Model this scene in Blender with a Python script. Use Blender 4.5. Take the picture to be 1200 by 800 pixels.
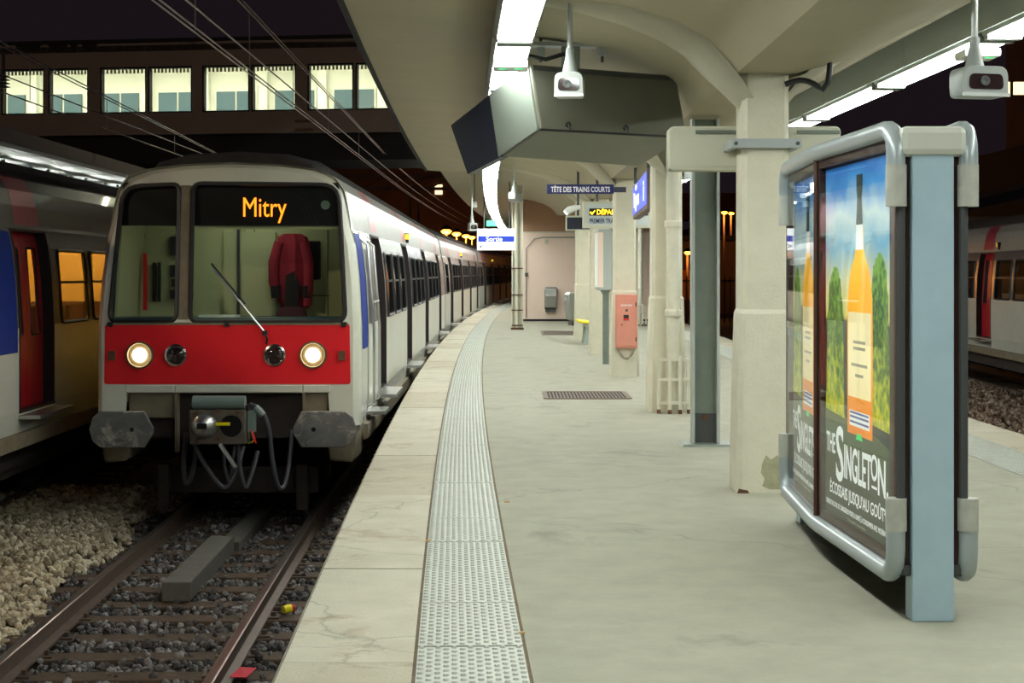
import bpy, bmesh, math, random
import numpy as np
from mathutils import Vector, Matrix

random.seed(7); rng = np.random.default_rng(7)
for o in list(bpy.data.objects): bpy.data.objects.remove(o)
S = bpy.context.scene
COL = S.collection
R = math.radians
PI = math.pi

# ---------------------------------------------------------------- camera, sky, exposure
F, HZ, EYE = 1825.0, 319.5, 1.5          # focal length and horizon in 1200x800 pixels, eye height over the platform
cam_d = bpy.data.cameras.new('camera'); cam = bpy.data.objects.new('camera', cam_d); COL.objects.link(cam)
cam.location = (0, 0, EYE); cam.rotation_euler = (R(90), 0, 0)
cam_d.sensor_width = 36; cam_d.lens = F / 1200 * 36; cam_d.shift_y = -(400 - HZ) / 1200
cam_d.clip_start = .05; cam_d.clip_end = 1000
S.camera = cam
w = bpy.data.worlds.new('night'); S.world = w; w.use_nodes = True
bg = w.node_tree.nodes['Background']; bg.inputs[0].default_value = (.30, .20, .27, 1); bg.inputs[1].default_value = .022
S.view_settings.view_transform = 'Standard'; S.view_settings.look = 'None'
S.view_settings.exposure = 0.5; S.view_settings.gamma = 1; S.view_settings.use_curve_mapping = False
LAMP = 21.0                               # radiance of the fluorescent diffusers
# unseen fill spotlight, added and assumed from the warm-lit ballast, with an added mast behind the photographer, left of the tracks: lights the footbridge, the ballast and the left train
fd = bpy.data.lights.new('added_floodlight', 'SPOT'); fd.energy = 3000; fd.color = (1, .78, .55); fd.spot_size = R(62); fd.spot_blend = .5; fd.shadow_soft_size = .35
flo = bpy.data.objects.new('added_floodlight', fd); COL.objects.link(flo); flo.location = (-17, -6, 10)
flo.rotation_euler = (Vector((-7.2, 24, 1.5)) - flo.location).to_track_quat('-Z', 'Y').to_euler()

def at(x, y, D): return Vector(((x - 600) * D / F, D, EYE + (HZ - y) * D / F))
def edge(D): return -1.55 + .00058 * (D - 40) ** 2      # platform edge beside the red-fronted train
def redge(D): return 4.73 + .0004 * (D - 15) ** 2       # the other platform edge
RAIL = -1.13
def track(D): return edge(D) - 1.68

# ---------------------------------------------------------------- materials
def _new(name):
    m = bpy.data.materials.new(name); m.use_nodes = True
    return m, m.node_tree.nodes, m.node_tree.links, m.node_tree.nodes['Principled BSDF']
def mat(name, c, rough=.6, metal=0, c2=None, scale=6, amt=.5, bump=0, bscale=60, c3=None, s3=1.2, t3=.55, coat=0):
    m, N, L, B = _new(name)
    B.inputs['Roughness'].default_value = rough; B.inputs['Metallic'].default_value = metal
    B.inputs['Coat Weight'].default_value = coat
    B.inputs['Base Color'].default_value = (*c, 1)
    if c2 or c3 or bump: tc = N.new('ShaderNodeTexCoord')
    out = None
    if c2:
        n = N.new('ShaderNodeTexNoise'); n.inputs['Scale'].default_value = scale; n.inputs['Detail'].default_value = 8
        n.inputs['Roughness'].default_value = .65
        L.new(tc.outputs['Object'], n.inputs['Vector'])
        r = N.new('ShaderNodeValToRGB'); r.color_ramp.elements[0].position = .5 - amt / 2; r.color_ramp.elements[1].position = .5 + amt / 2
        r.color_ramp.elements[0].color = (*c, 1); r.color_ramp.elements[1].color = (*c2, 1)
        L.new(n.outputs['Fac'], r.inputs['Fac']); out = r.outputs['Color']
    if c3:
        n = N.new('ShaderNodeTexNoise'); n.inputs['Scale'].default_value = s3; n.inputs['Detail'].default_value = 10
        n.inputs['Roughness'].default_value = .7; n.inputs['Distortion'].default_value = .6
        L.new(tc.outputs['Object'], n.inputs['Vector'])
        r = N.new('ShaderNodeValToRGB'); r.color_ramp.elements[0].position = t3; r.color_ramp.elements[1].position = min(1, t3 + .14)
        r.color_ramp.elements[0].color = (0, 0, 0, 1); r.color_ramp.elements[1].color = (1, 1, 1, 1)
        L.new(n.outputs['Fac'], r.inputs['Fac'])
        mx = N.new('ShaderNodeMix'); mx.data_type = 'RGBA'
        L.new(r.outputs['Color'], mx.inputs['Factor'])
        if out: L.new(out, mx.inputs['A'])
        else: mx.inputs['A'].default_value = (*c, 1)
        mx.inputs['B'].default_value = (*c3, 1); out = mx.outputs['Result']
    if out: L.new(out, B.inputs['Base Color'])
    if bump:
        n = N.new('ShaderNodeTexNoise'); n.inputs['Scale'].default_value = bscale; n.inputs['Detail'].default_value = 6
        L.new(tc.outputs['Object'], n.inputs['Vector'])
        b = N.new('ShaderNodeBump'); b.inputs['Strength'].default_value = bump; b.inputs['Distance'].default_value = .01
        L.new(n.outputs['Fac'], b.inputs['Height']); L.new(b.outputs['Normal'], B.inputs['Normal'])
    return m
def emit(name, c, s):
    m, N, L, B = _new(name)
    B.inputs['Base Color'].default_value = (*c, 1); B.inputs['Roughness'].default_value = .5
    B.inputs['Emission Color'].default_value = (*c, 1); B.inputs['Emission Strength'].default_value = s
    return m
def glass(name, tint=(1, 1, 1), base=.06, rough=.02, fp=5):
    m, N, L, B = _new(name); N.remove(B)
    o = N['Material Output']; t = N.new('ShaderNodeBsdfTransparent'); t.inputs[0].default_value = (*tint, 1)
    g = N.new('ShaderNodeBsdfGlossy'); g.inputs['Roughness'].default_value = rough
    lw = N.new('ShaderNodeLayerWeight'); lw.inputs['Blend'].default_value = .5
    f = N.new('ShaderNodeMath'); f.operation = 'POWER'; f.inputs[1].default_value = fp; L.new(lw.outputs['Facing'], f.inputs[0])
    a = N.new('ShaderNodeMath'); a.operation = 'ADD'; a.use_clamp = True; a.inputs[1].default_value = .04 + base
    mx = N.new('ShaderNodeMixShader')
    L.new(f.outputs[0], a.inputs[0]); L.new(a.outputs[0], mx.inputs[0]); L.new(t.outputs[0], mx.inputs[1]); L.new(g.outputs[0], mx.inputs[2])
    L.new(mx.outputs[0], o.inputs['Surface'])
    return m
def stone(name, ca, cb, cc):
    m, N, L, B = _new(name); B.inputs['Roughness'].default_value = .75
    g = N.new('ShaderNodeNewGeometry'); r = N.new('ShaderNodeValToRGB')
    r.color_ramp.elements[0].color = (*ca, 1); r.color_ramp.elements[1].color = (*cc, 1)
    e = r.color_ramp.elements.new(.6); e.color = (*cb, 1)
    L.new(g.outputs['Random Per Island'], r.inputs['Fac']); L.new(r.outputs['Color'], B.inputs['Base Color'])
    return m

M = {}
M['asphalt'] = mat('platform_asphalt', (.36, .352, .27), .8, c2=(.285, .28, .215), scale=3.5, amt=.45, c3=(.20, .195, .15), s3=.9, t3=.58, bump=.35, bscale=120)
def add_cracks(m_, sc, wid, dark):
    N, L = m_.node_tree.nodes, m_.node_tree.links; B = N['Principled BSDF']
    src = B.inputs['Base Color'].links[0].from_socket
    tc = N.new('ShaderNodeTexCoord'); n = N.new('ShaderNodeTexNoise'); n.inputs['Scale'].default_value = 1.6; n.inputs['Detail'].default_value = 6
    L.new(tc.outputs['Object'], n.inputs['Vector'])
    ad_ = N.new('ShaderNodeVectorMath'); ad_.operation = 'MULTIPLY_ADD'; ad_.inputs[1].default_value = (.9, .9, 0)
    L.new(n.outputs['Color'], ad_.inputs[0]); L.new(tc.outputs['Object'], ad_.inputs[2])
    v = N.new('ShaderNodeTexVoronoi'); v.feature = 'DISTANCE_TO_EDGE'; v.inputs['Scale'].default_value = sc; L.new(ad_.outputs[0], v.inputs['Vector'])
    r = N.new('ShaderNodeValToRGB'); r.color_ramp.elements[0].position = 0; r.color_ramp.elements[1].position = wid
    r.color_ramp.elements[0].color = (dark, dark, dark, 1); r.color_ramp.elements[1].color = (1, 1, 1, 1); L.new(v.outputs['Distance'], r.inputs['Fac'])
    mx = N.new('ShaderNodeMix'); mx.data_type = 'RGBA'; mx.blend_type = 'MULTIPLY'; mx.inputs['Factor'].default_value = 1
    L.new(src, mx.inputs['A']); L.new(r.outputs['Color'], mx.inputs['B']); L.new(mx.outputs['Result'], B.inputs['Base Color'])
add_cracks(M['asphalt'], .30, .004, .78)
M['coping'] = mat('coping_concrete', (.56, .53, .42), .8, c2=(.46, .43, .33), scale=3, amt=.4, c3=(.33, .25, .155), s3=1.5, t3=.565, bump=.4, bscale=70)
M['coping2'] = mat('coping_concrete_worn', (.50, .47, .36), .85, c2=(.42, .38, .28), scale=4, amt=.5, c3=(.30, .25, .17), s3=2.2, t3=.55, bump=.5, bscale=60)
add_cracks(M['coping'], .45, .005, .7)
M['tactile'] = mat('tactile_resin', (.52, .54, .47), .5, c2=(.40, .42, .37), scale=5, amt=.5, c3=(.33, .33, .28), s3=1.5, t3=.6, bump=.1)
M['joint'] = mat('joint_dirt', (.10, .075, .045), .95, c2=(.2, .15, .09), scale=20)
M['ceil'] = mat('canopy_paint', (.44, .395, .27), .75, c2=(.385, .345, .235), scale=1.2, amt=.5, bump=.08, bscale=25)
M['rib'] = mat('canopy_rib_paint', (.53, .50, .385), .7, c2=(.47, .44, .335), scale=2, amt=.5, bump=.06, bscale=40)
M['column'] = mat('column_paint', (.71, .68, .54), .7, c2=(.62, .59, .46), scale=5, amt=.5, c3=(.44, .41, .27), s3=2.4, t3=.64, bump=.4, bscale=45)
M['plaster'] = mat('bare_plaster', (.45, .43, .27), .9, c2=(.32, .31, .2), scale=18, bump=.6, bscale=50)
M['pipe'] = mat('pipe_paint', (.70, .68, .56), .5, c2=(.6, .58, .46), scale=7, amt=.5, c3=(.3, .2, .1), s3=5, t3=.68)
M['rust'] = mat('rusty_iron', (.16, .07, .03), .85, c2=(.07, .035, .02), scale=14)
M['steel_post'] = mat('grey_green_steel', (.20, .24, .20), .45, c2=(.14, .17, .14), scale=4, c3=(.1, .1, .08), s3=3, t3=.64)
M['steel_lip'] = mat('pale_steel_lip', (.42, .47, .44), .4)
M['dark_steel'] = mat('dark_steel_foot', (.06, .065, .065), .5)
M['pink'] = mat('salmon_light_tint', (.92, .745, .635), .7, c2=(.87, .68, .57), scale=1.5, amt=.5, c3=(.5, .33, .24), s3=1.1, t3=.68, bump=.1)  # pinkish light on the end wall, put into its base colour
M['tan'] = mat('tan_wall_paint', (.46, .27, .16), .7, c2=(.38, .22, .13), scale=1.5)
M['orange_lit'] = mat('orange_light_tint', (.75, .27, .06), .6)  # orange light, as left of the end wall, put into the colour
M['cabinet_pink'] = mat('salmon_enamel', (.74, .30, .22), .45, c2=(.66, .26, .19), scale=5)
M['white'] = mat('train_white', (.69, .70, .60), .35, c2=(.60, .61, .52), scale=2.5, amt=.5, c3=(.45, .45, .37), s3=2.0, t3=.66, coat=.3)
M['side'] = mat('train_side_panel', (.62, .63, .56), .30, c2=(.54, .55, .48), scale=2, amt=.5)
M['roof_shade_grime'] = mat('shaded_grimy_roof_steel', (.15, .135, .125), .30, c2=(.10, .09, .085), scale=3, coat=.4)  # left train's roof: missing light and grime both put into the colour
M['roofside'] = mat('train_roof_steel', (.34, .34, .32), .34, metal=.1, c2=(.28, .27, .26), scale=3)
M['roofside'].node_tree.nodes['Principled BSDF'].inputs['Specular IOR Level'].default_value = .3
M['band'] = mat('window_band', (.20, .19, .19), .25, metal=.4)
M['red'] = mat('train_red', (.88, .022, .03), .32, c2=(.80, .018, .026), scale=3, amt=.6, coat=.3)
M['door_red'] = mat('door_red', (.50, .012, .03), .3, c2=(.42, .01, .02), scale=3)
M['stripe'] = mat('roof_stripe_red', (.42, .05, .09), .3, metal=.3)
M['blue'] = mat('train_blue', (.008, .035, .26), .55)
M['blue'].node_tree.nodes['Principled BSDF'].inputs['Specular IOR Level'].default_value = .15
M['rubber'] = mat('black_rubber', (.012, .012, .013), .45)
M['roof_dark'] = mat('sooty_roof', (.022, .018, .018), .8, c2=(.04, .035, .032), scale=5)
M['under'] = mat('underframe_grime', (.022, .017, .015), .85, c2=(.04, .03, .024), scale=8)
M['tanplate'] = mat('grimy_tan_plate', (.24, .20, .13), .7, c2=(.15, .125, .085), scale=6, amt=.5, c3=(.07, .055, .04), s3=4, t3=.6)
M['buffer'] = mat('worn_buffer_steel', (.20, .20, .19), .5, metal=.2, c2=(.11, .11, .11), scale=4, amt=.35, c3=(.50, .47, .38), s3=4.5, t3=.53, bump=.2)
M['coupler'] = mat('coupler_iron', (.16, .135, .105), .6, metal=.3, c2=(.09, .075, .06), scale=12)
M['bright'] = mat('bare_steel', (.55, .56, .55), .3, metal=.9)
M['hose'] = mat('hose_rubber', (.045, .045, .055), .5)
M['hose_green'] = mat('hose_collar', (.16, .22, .2), .5)
M['chrome'] = mat('chrome', (.7, .7, .68), .15, metal=1)
M['lens_dark'] = mat('tail_lens', (.035, .02, .02), .08, coat=1)
M['lens_ring'] = mat('headlight_reflector', (.13, .088, .035), .5, metal=.1)
M['headlight'] = emit('headlight_glow', (1, .93, .74), 40)
M['led'] = emit('orange_led', (1, .22, .012), 2.0)
M['black'] = mat('black_panel', (.008, .008, .01), .3)
M['cab_wall'] = mat('cab_wall_green', (.50, .50, .30), .6, c2=(.44, .44, .27), scale=3)
M['cab_wall2'] = mat('cab_wall_panel', (.42, .42, .26), .6)
M['cab_dark'] = mat('cab_dark', (.03, .035, .04), .5)
M['console'] = mat('console_blue', (.02, .06, .08), .4)
M['seat'] = mat('seat_maroon', (.10, .03, .04), .8)
M['jacket'] = mat('red_cloth', (.36, .018, .045), .85, c2=(.27, .01, .03), scale=6)
M['jacket_black'] = mat('black_cloth', (.02, .015, .02), .9)
M['glass'] = glass('window_glass', (.80, .86, .83), .08)
M['clear'] = glass('bridge_glass', (.97, .97, .92), .0)
M['wind'] = glass('windscreen_glass', (.86, .93, .86), .0)
M['adglass'] = glass('display_glass', (.95, .97, .97), .0, fp=7.5)
M['amber'] = mat('saloon_lining', (.65, .45, .16), .6)
M['rail'] = mat('rail_rust', (.14, .10, .075), .55, metal=.4, c2=(.09, .065, .05), scale=10)
M['railtop'] = mat('rail_polished', (.34, .30, .28), .28, metal=.9)
M['sleeper'] = mat('sleeper_wood', (.10, .058, .030), .75, c2=(.04, .026, .017), scale=7, amt=.5, c3=(.18, .10, .05), s3=4, t3=.6, bump=.5, bscale=30)
M['beam_wood'] = mat('grey_timber', (.115, .11, .095), .8, c2=(.08, .075, .065), scale=6, bump=.4, bscale=30)
M['soil'] = mat('trackbed_soil', (.035, .027, .02), .95, c2=(.065, .05, .036), scale=9, bump=.8, bscale=25)
M['stone_dark'] = stone('oily_ballast', (.03, .026, .024), (.10, .095, .095), (.27, .26, .26))
M['stone_pale'] = stone('clean_ballast', (.20, .16, .10), (.48, .41, .28), (.66, .59, .44))
M['stone_right'] = stone('brown_ballast', (.12, .075, .05), (.30, .21, .15), (.5, .4, .3))
M['lamp'] = emit('fluorescent_tube', (.95, 1.0, .94), LAMP)
M['bare_tube'] = emit('bare_tube', (.95, 1, .93), 18)
M['lamp_house'] = mat('lamp_housing', (.46, .52, .48), .4)
M['lamp_tray'] = mat('lamp_tray', (.50, .57, .54), .45)
M['grey_box'] = mat('monitor_case', (.17, .175, .135), .38, metal=.35, c2=(.14, .145, .11), scale=3)
M['grey_box_lid'] = mat('monitor_end_panel', (.27, .31, .265), .35, metal=.3)
M['navy'] = mat('navy_panel', (.010, .014, .030), .35)
M['cream'] = mat('cream_sign_case', (.60, .60, .48), .5, c2=(.54, .54, .43), scale=3)
M['strap'] = mat('galvanised_strap', (.42, .46, .46), .4, metal=.4)
M['cctv'] = mat('camera_plastic', (.36, .39, .37), .35)
M['cctv_pole'] = mat('camera_pole', (.55, .58, .55), .35, metal=.3)
M['sign_blue'] = mat('sign_blue', (.008, .018, .11), .4)
M['sign_white'] = mat('sign_white', (.85, .87, .85), .5)
M['lit_white'] = emit('lit_sign_white', (.93, .96, 1), .75)
M['lit_blue'] = emit('lit_sign_blue', (.006, .035, .42), .4)
M['name_blue'] = emit('lit_name_blue', (.05, .08, .60), .8)
M['led_yellow'] = emit('yellow_led', (1, .62, .02), 2.2)
M['sign_grey'] = mat('sign_grey', (.55, .60, .60), .5)
M['green_exit'] = emit('green_exit', (.05, .75, .22), 1.3)
M['sodium'] = emit('sodium_lamp', (1, .33, .03), 7)
M['lit_window'] = emit('lit_window', (1, .7, .35), 1.6)
M['yellow'] = mat('yellow_plastic', (.85, .75, .01), .4)
M['steel_bin'] = mat('bin_steel', (.38, .39, .36), .35, metal=.7)
M['grate'] = mat('drain_grate', (.16, .12, .09), .6, metal=.3)
M['brick_dark'] = mat('bridge_render', (.24, .185, .16), .85, c2=(.19, .145, .125), scale=1.5, c3=(.02, .016, .016), s3=.8, t3=.62)
M['soot'] = mat('soot', (.012, .010, .012), .9)
M['far_wall'] = mat('far_masonry', (.16, .10, .075), .9, c2=(.10, .06, .05), scale=.6)
M['far_dark'] = mat('far_dark', (.022, .02, .028), .9)
M['bridge_in'] = mat('corridor_white', (.66, .68, .60), .6)
M['bridge_blue'] = mat('corridor_pane', (.10, .16, .19), .15)
M['ad_blue'] = mat('display_blue_grey', (.44, .60, .68), .35, c2=(.38, .53, .61), scale=5)
M['ad_tube'] = mat('display_tube', (.40, .46, .47), .3, metal=.25)
M['ad_cap'] = mat('display_corner_cap', (.55, .56, .48), .45, c2=(.36, .37, .33), scale=9)
M['ad_cream'] = mat('display_cream', (.60, .62, .54), .45)
M['ad_brown'] = mat('display_brown_border', (.075, .028, .018), .5)
M['wire'] = mat('copper_wire', (.30, .24, .22), .4, metal=.5)
M['cable'] = mat('black_cable', (.02, .02, .022), .5)
M['red_litter'] = mat('red_paper', (.6, .03, .05), .6)
M['butt'] = mat('cigarette_paper', (.7, .45, .2), .8)

# ---------------------------------------------------------------- mesh helper
class MB:
    def __init__(s): s.v = []; s.f = []; s.m = []; s.mi = 0
    def add(s, vs, fs):
        b = len(s.v); s.v += [tuple(p) for p in vs]
        s.f += [tuple(i + b for i in f) for f in fs]; s.m += [s.mi] * len(fs); return s
    def box(s, x0, x1, y0, y1, z0, z1):
        return s.add([(x, y, z) for z in (z0, z1) for y in (y0, y1) for x in (x0, x1)],
                     [(0, 2, 3, 1), (4, 5, 7, 6), (0, 1, 5, 4), (2, 6, 7, 3), (0, 4, 6, 2), (1, 3, 7, 5)])
    def hexa(s, p):            # eight corners, bottom ring then top ring
        return s.add(p, [(3, 2, 1, 0), (4, 5, 6, 7), (0, 1, 5, 4), (1, 2, 6, 5), (2, 3, 7, 6), (3, 0, 4, 7)])
    def loft(s, rings, closed=True, caps=True):
        n = len(rings[0]); b = len(s.v); fs = []
        for r in rings: s.v += [tuple(p) for p in r]
        for i in range(len(rings) - 1):
            for j in range(n if closed else n - 1):
                k = (j + 1) % n; fs.append((b + i * n + j, b + i * n + k, b + (i + 1) * n + k, b + (i + 1) * n + j))
        if caps and closed:
            fs.append(tuple(b + j for j in reversed(range(n)))); e = b + (len(rings) - 1) * n; fs.append(tuple(e + j for j in range(n)))
        s.f += fs; s.m += [s.mi] * len(fs); return s
    def tube(s, pts, r, n=8, closed=False):
        pts = [Vector(p) for p in pts]; rings = []; up = Vector((0, 0, 1)); N = len(pts)
        prev = None
        for i, p in enumerate(pts):
            if closed: t = pts[(i + 1) % N] - pts[i - 1]
            else: t = pts[min(i + 1, N - 1)] - pts[max(i - 1, 0)]
            t.normalize()
            if prev is None:
                a = t.cross(up)
                if a.length < .05: a = t.cross(Vector((0, 1, 0)))
            else: a = prev - t * prev.dot(t)
            a.normalize(); prev = a; b = t.cross(a)
            rr = r[i] if isinstance(r, (list, tuple)) else r
            rings.append([p + (a * math.cos(2 * PI * k / n) + b * math.sin(2 * PI * k / n)) * rr for k in range(n)])
        if closed: rings.append(rings[0])
        return s.loft(rings, True, not closed)
    def cyl(s, p0, p1, r, n=12, r2=None): return s.tube([p0, p1], [r, r if r2 is None else r2], n)
    def prism(s, poly, fn, d0, d1):     # polygon in 2D, fn(a, b, depth) -> 3D
        return s.loft([[fn(a, b, d) for a, b in poly] for d in (d0, d1)])
    def lathe(s, prof, fn, n=20):       # prof (r, h); fn(x, y, h)
        return s.loft([[fn(r * math.cos(2 * PI * k / n), r * math.sin(2 * PI * k / n), h) for k in range(n)] for r, h in prof])
    def build(s, name, m, parent=None, off=None, smooth=False, bevel=0, solid=0, seg=2, keep=False):
        me = bpy.data.meshes.new(name)
        vs = s.v if off is None else [(p[0] - off[0], p[1] - off[1], p[2] - off[2]) for p in s.v]
        me.from_pydata(vs, [], s.f)
        for mm in (m if isinstance(m, (list, tuple)) else [m]): me.materials.append(M[mm] if isinstance(mm, str) else mm)
        if any(s.m): me.polygons.foreach_set('material_index', s.m)
        if smooth:
            me.polygons.foreach_set('use_smooth', [True] * len(me.polygons))
        if not keep: bm = bmesh.new(); bm.from_mesh(me); bmesh.ops.recalc_face_normals(bm, faces=bm.faces); bm.to_mesh(me); bm.free()
        me.update()
        o = bpy.data.objects.new(name, me); COL.objects.link(o)
        if parent: o.parent = parent
        if smooth and hasattr(me, 'set_sharp_from_angle'): me.set_sharp_from_angle(angle=R(42))
        if solid:
            md = o.modifiers.new('solid', 'SOLIDIFY'); md.thickness = solid; md.offset = -1
        if bevel:
            md = o.modifiers.new('bevel', 'BEVEL'); md.width = bevel; md.segments = seg; md.limit_method = 'ANGLE'; md.angle_limit = R(40)
        return o
def box(name, m, parent, x0, x1, y0, y1, z0, z1, off=None, bevel=0):
    return MB().box(x0, x1, y0, y1, z0, z1).build(name, m, parent, off, bevel=bevel)
def tag(o, label, cat, group=None, kind=None):
    if label: o['label'] = label
    if cat: o['category'] = cat
    if group: o['group'] = group
    if kind: o['kind'] = kind
    return o
def thing(name, label, cat, loc=(0, 0, 0), rz=0, group=None):
    o = bpy.data.objects.new(name, None); COL.objects.link(o); o.location = loc; o.rotation_euler = (0, 0, rz)
    o.empty_display_size = .2
    return tag(o, label, cat, group)
def copy_tree(o, parent=None):
    c = o.copy(); COL.objects.link(c); c.parent = parent
    for ch in list(o.children): copy_tree(ch, c)
    return c
def struct(o): o['kind'] = 'structure'; return o
def text(body, size, mtx, m, parent, name='lettering', align='LEFT', sx=1, bold=0, ext=.002):
    cu = bpy.data.curves.new(name, 'FONT'); cu.body = body; cu.size = size; cu.align_x = align; cu.extrude = ext; cu.offset = bold
    cu.resolution_u = 3
    t = bpy.data.objects.new('tmp', cu); COL.objects.link(t)
    dg = bpy.context.evaluated_depsgraph_get()
    me = bpy.data.meshes.new_from_object(t.evaluated_get(dg)); bpy.data.objects.remove(t); bpy.data.curves.remove(cu)
    me.name = name
    me.transform(Matrix.Diagonal((sx, 1, 1, 1)))
    me.materials.clear(); me.materials.append(M[m])
    o = bpy.data.objects.new(name, me); COL.objects.link(o); o.parent = parent; o.matrix_local = mtx
    return o
def frame(origin, right, up):            # matrix whose x runs along `right`, y along `up`
    r = Vector(right).normalized(); u = Vector(up).normalized(); n = r.cross(u)
    return Matrix(((r.x, u.x, n.x, origin[0]), (r.y, u.y, n.y, origin[1]), (r.z, u.z, n.z, origin[2]), (0, 0, 0, 1)))
def roundpoly(c, r, n=5):
    out = []; N = len(c)
    for i in range(N):
        p = Vector(c[i]); a = Vector(c[i - 1]) - p; b = Vector(c[(i + 1) % N]) - p
        rr = r[i] if isinstance(r, (list, tuple)) else r
        p0 = p + a.normalized() * rr; p1 = p + b.normalized() * rr
        for k in range(n + 1):
            t = k / n; q = p0 * (1 - t) ** 2 + p * 2 * t * (1 - t) + p1 * t * t
            out.append((q.x, q.y))
    return out

# ================================================================ PLATFORM
Ds = [-8 + 2.0 * i for i in range(15)] + [24 + 4 * i for i in range(34)]
plat = MB()
O1, O2 = .51, .935                       # tactile strip, measured from the platform edge
rings = []
for D in Ds:
    xl, xr = edge(D), redge(D)
    rings.append([(xl + O2 + .012, D, 0), (xr - .975, D, 0), (xr - .975, D, -.06), (xr - .04, D, -.06), (xr - .04, D, -1.5), (xl + .04, D, -1.5), (xl + .04, D, -.06), (xl + O2 + .012, D, -.06)])
plat.loft(rings)
platform = struct(plat.build('platform', 'asphalt'))
tag(platform, 'long worn beige platform with tactile strips along both edges', None)
# coping stones along both edges, tactile slabs behind them
def strip_piece(D0, D1, fa, fb, z0, z1, ci=0, jag=0):
    m = MB(); n = 2; rr = []
    for i in range(n + 1):
        D = D0 + (D1 - D0) * i / n
        a, b = fa(D), fb(D); c = .018
        if ci: rr.append([(a, D, z0), (b, D, z0), (b, D, z1 - c), (b - c * math.copysign(1, b - a), D, z1), (a, D, z1)])
        else: rr.append([(a, D, z0), (b, D, z0), (b, D, z1), (a + c * math.copysign(1, b - a), D, z1), (a, D, z1 - c)])
    m.loft(rr); return m
D = -7.6; k = 0
while D < 150:
    Lc = (1.9, 2.6, 2.3)[k % 3] if D < 60 else 8
    m = strip_piece(D, D + Lc - .012, lambda d: edge(d) - .02, lambda d: edge(d) + O1 - .012, -.16, .002 * (k % 2), 0)
    m.build('coping_stone', 'coping2' if k % 3 == 2 else 'coping', platform)
    m = strip_piece(D, D + Lc - .012, lambda d: redge(d) - .49, lambda d: redge(d) + .02, -.16, .002 * (k % 2), 1)
    m.build('coping_stone', 'coping2' if k % 3 == 0 else 'coping', platform)
    D += Lc; k += 1
def slab_mesh(W, Ln, nx, ny):
    m = MB(); m.box(-W / 2, W / 2, 0, Ln, -.05, .006)
    for j in range(ny):
        for i in range(nx):
            x = -W / 2 + W * (i + .5) / nx; y = Ln * (j + (.3 if i % 2 else .75)) / ny
            b = []
            for r, z in ((.0135, .006), (.0085, .0135)):
                b.append([(x + r * math.cos(2 * PI * q / 6), y + r * math.sin(2 * PI * q / 6), z) for q in range(6)])
            bb = len(m.v); m.v += b[0] + b[1]
            m.f += [(bb + q, bb + (q + 1) % 6, bb + 6 + (q + 1) % 6, bb + 6 + q) for q in range(6)] + [tuple(bb + 6 + q for q in range(6))]; m.m += [0] * 7
    return m
SL = .81
first = None
for k in range(125):
    D = 3.0 + SL * k
    x0 = edge(D) + (O1 + O2) / 2; x1 = edge(D + SL) + (O1 + O2) / 2
    if first is None: o = first = slab_mesh(O2 - O1 - .006, SL - .010, 13, 12).build('tactile_slab', 'tactile', platform)
    else: o = first.copy(); COL.objects.link(o)
    o.location = (x0, D, .002 * ((k * 7) % 3)); o.rotation_euler = (R(.1 * ((k * 5) % 3 - 1)), 0, -math.atan2(x1 - x0, SL))
for k in range(60):
    D = 5.0 + SL * k
    x0 = redge(D) - .735; x1 = redge(D + SL) - .735
    o = first.copy(); COL.objects.link(o); o.scale.x = 1.13
    o.location = (x0, D, .001 * ((k * 7) % 3)); o.rotation_euler = (0, 0, -math.atan2(x1 - x0, SL))
mj = MB()
mj.loft([[(edge(D) + .05, D, -.055), (edge(D) + 1.0, D, -.055), (edge(D) + 1.0, D, -.004), (edge(D) + .05, D, -.004)] for D in Ds])
mj.loft([[(redge(D) - 1.0, D, -.055), (redge(D) - .05, D, -.055), (redge(D) - .05, D, -.004), (redge(D) - 1.0, D, -.004)] for D in Ds])
mj.build('joint_filler', 'joint', platform)

# ================================================================ TRACKBED, RAILS, SLEEPERS, BALLAST
tb = box('trackbed', 'soil', None, -60, 60, -12, 260, -1.75, RAIL - .24); tag(struct(tb), 'dark soil bed under the tracks', None)
def make_track(label, fx, D0, D1, near=False):
    t = thing('railway_track', label, 'track', (0, 0, RAIL))
    prof = [(-.07, -.17), (.07, -.17), (.07, -.15), (.012, -.13), (.012, -.045), (.036, -.035), (.036, -.004), (.025, 0), (-.025, 0), (-.036, -.004), (-.036, -.035), (-.012, -.045), (-.012, -.13), (-.07, -.15)]
    for s in (-.752, .752):
        m = MB(); rr = []
        n = int((D1 - D0) / 2) + 1
        for i in range(n + 1):
            d = D0 + (D1 - D0) * i / n; rr.append([(fx(d) + s + a, d, b) for a, b in prof])
        m.loft(rr); r_ = m.build('rail', ['rail', 'railtop'], t)
        for p in r_.data.polygons:
            if p.center.z > -.006: p.material_index = 1
    proto = None; d = D0 + .2; i = 0
    while d < D1:
        if proto is None:
            m = MB(); m.box(-1.27, 1.27, -.12, .12, -.30, -.172); o = proto = m.build('sleeper', 'sleeper', t, bevel=.012)
            fast = []
            for s in (-.752, .752):
                c = MB(); c.box(s - .16, s + .16, -.075, .075, -.176, -.158)
                for e in (-.11, .11): c.cyl((s + e, 0, -.17), (s + e, 0, -.125), .022, 6)
                fast.append(c.build('rail_chair', 'rail', o))
        else:
            o = proto.copy(); COL.objects.link(o)
            if d < 26:
                for f_ in fast: q = f_.copy(); COL.objects.link(q); q.parent = o
        o.location = (fx(d), d, .008 * math.sin(i * 2.3)); o.rotation_euler = (0, 0, R(1.2 * math.sin(i * 1.7)) - math.atan(fx(d + .5) - fx(d - .5)))
        d += .6; i += 1
    return t
make_track('rails and brown timber sleepers in front of the red-nosed train', track, 7, 60, True)
ltrack = lambda d: track(d) - 3.68
make_track('rails beneath the dark train at the left edge', ltrack, 9, 45)
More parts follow.
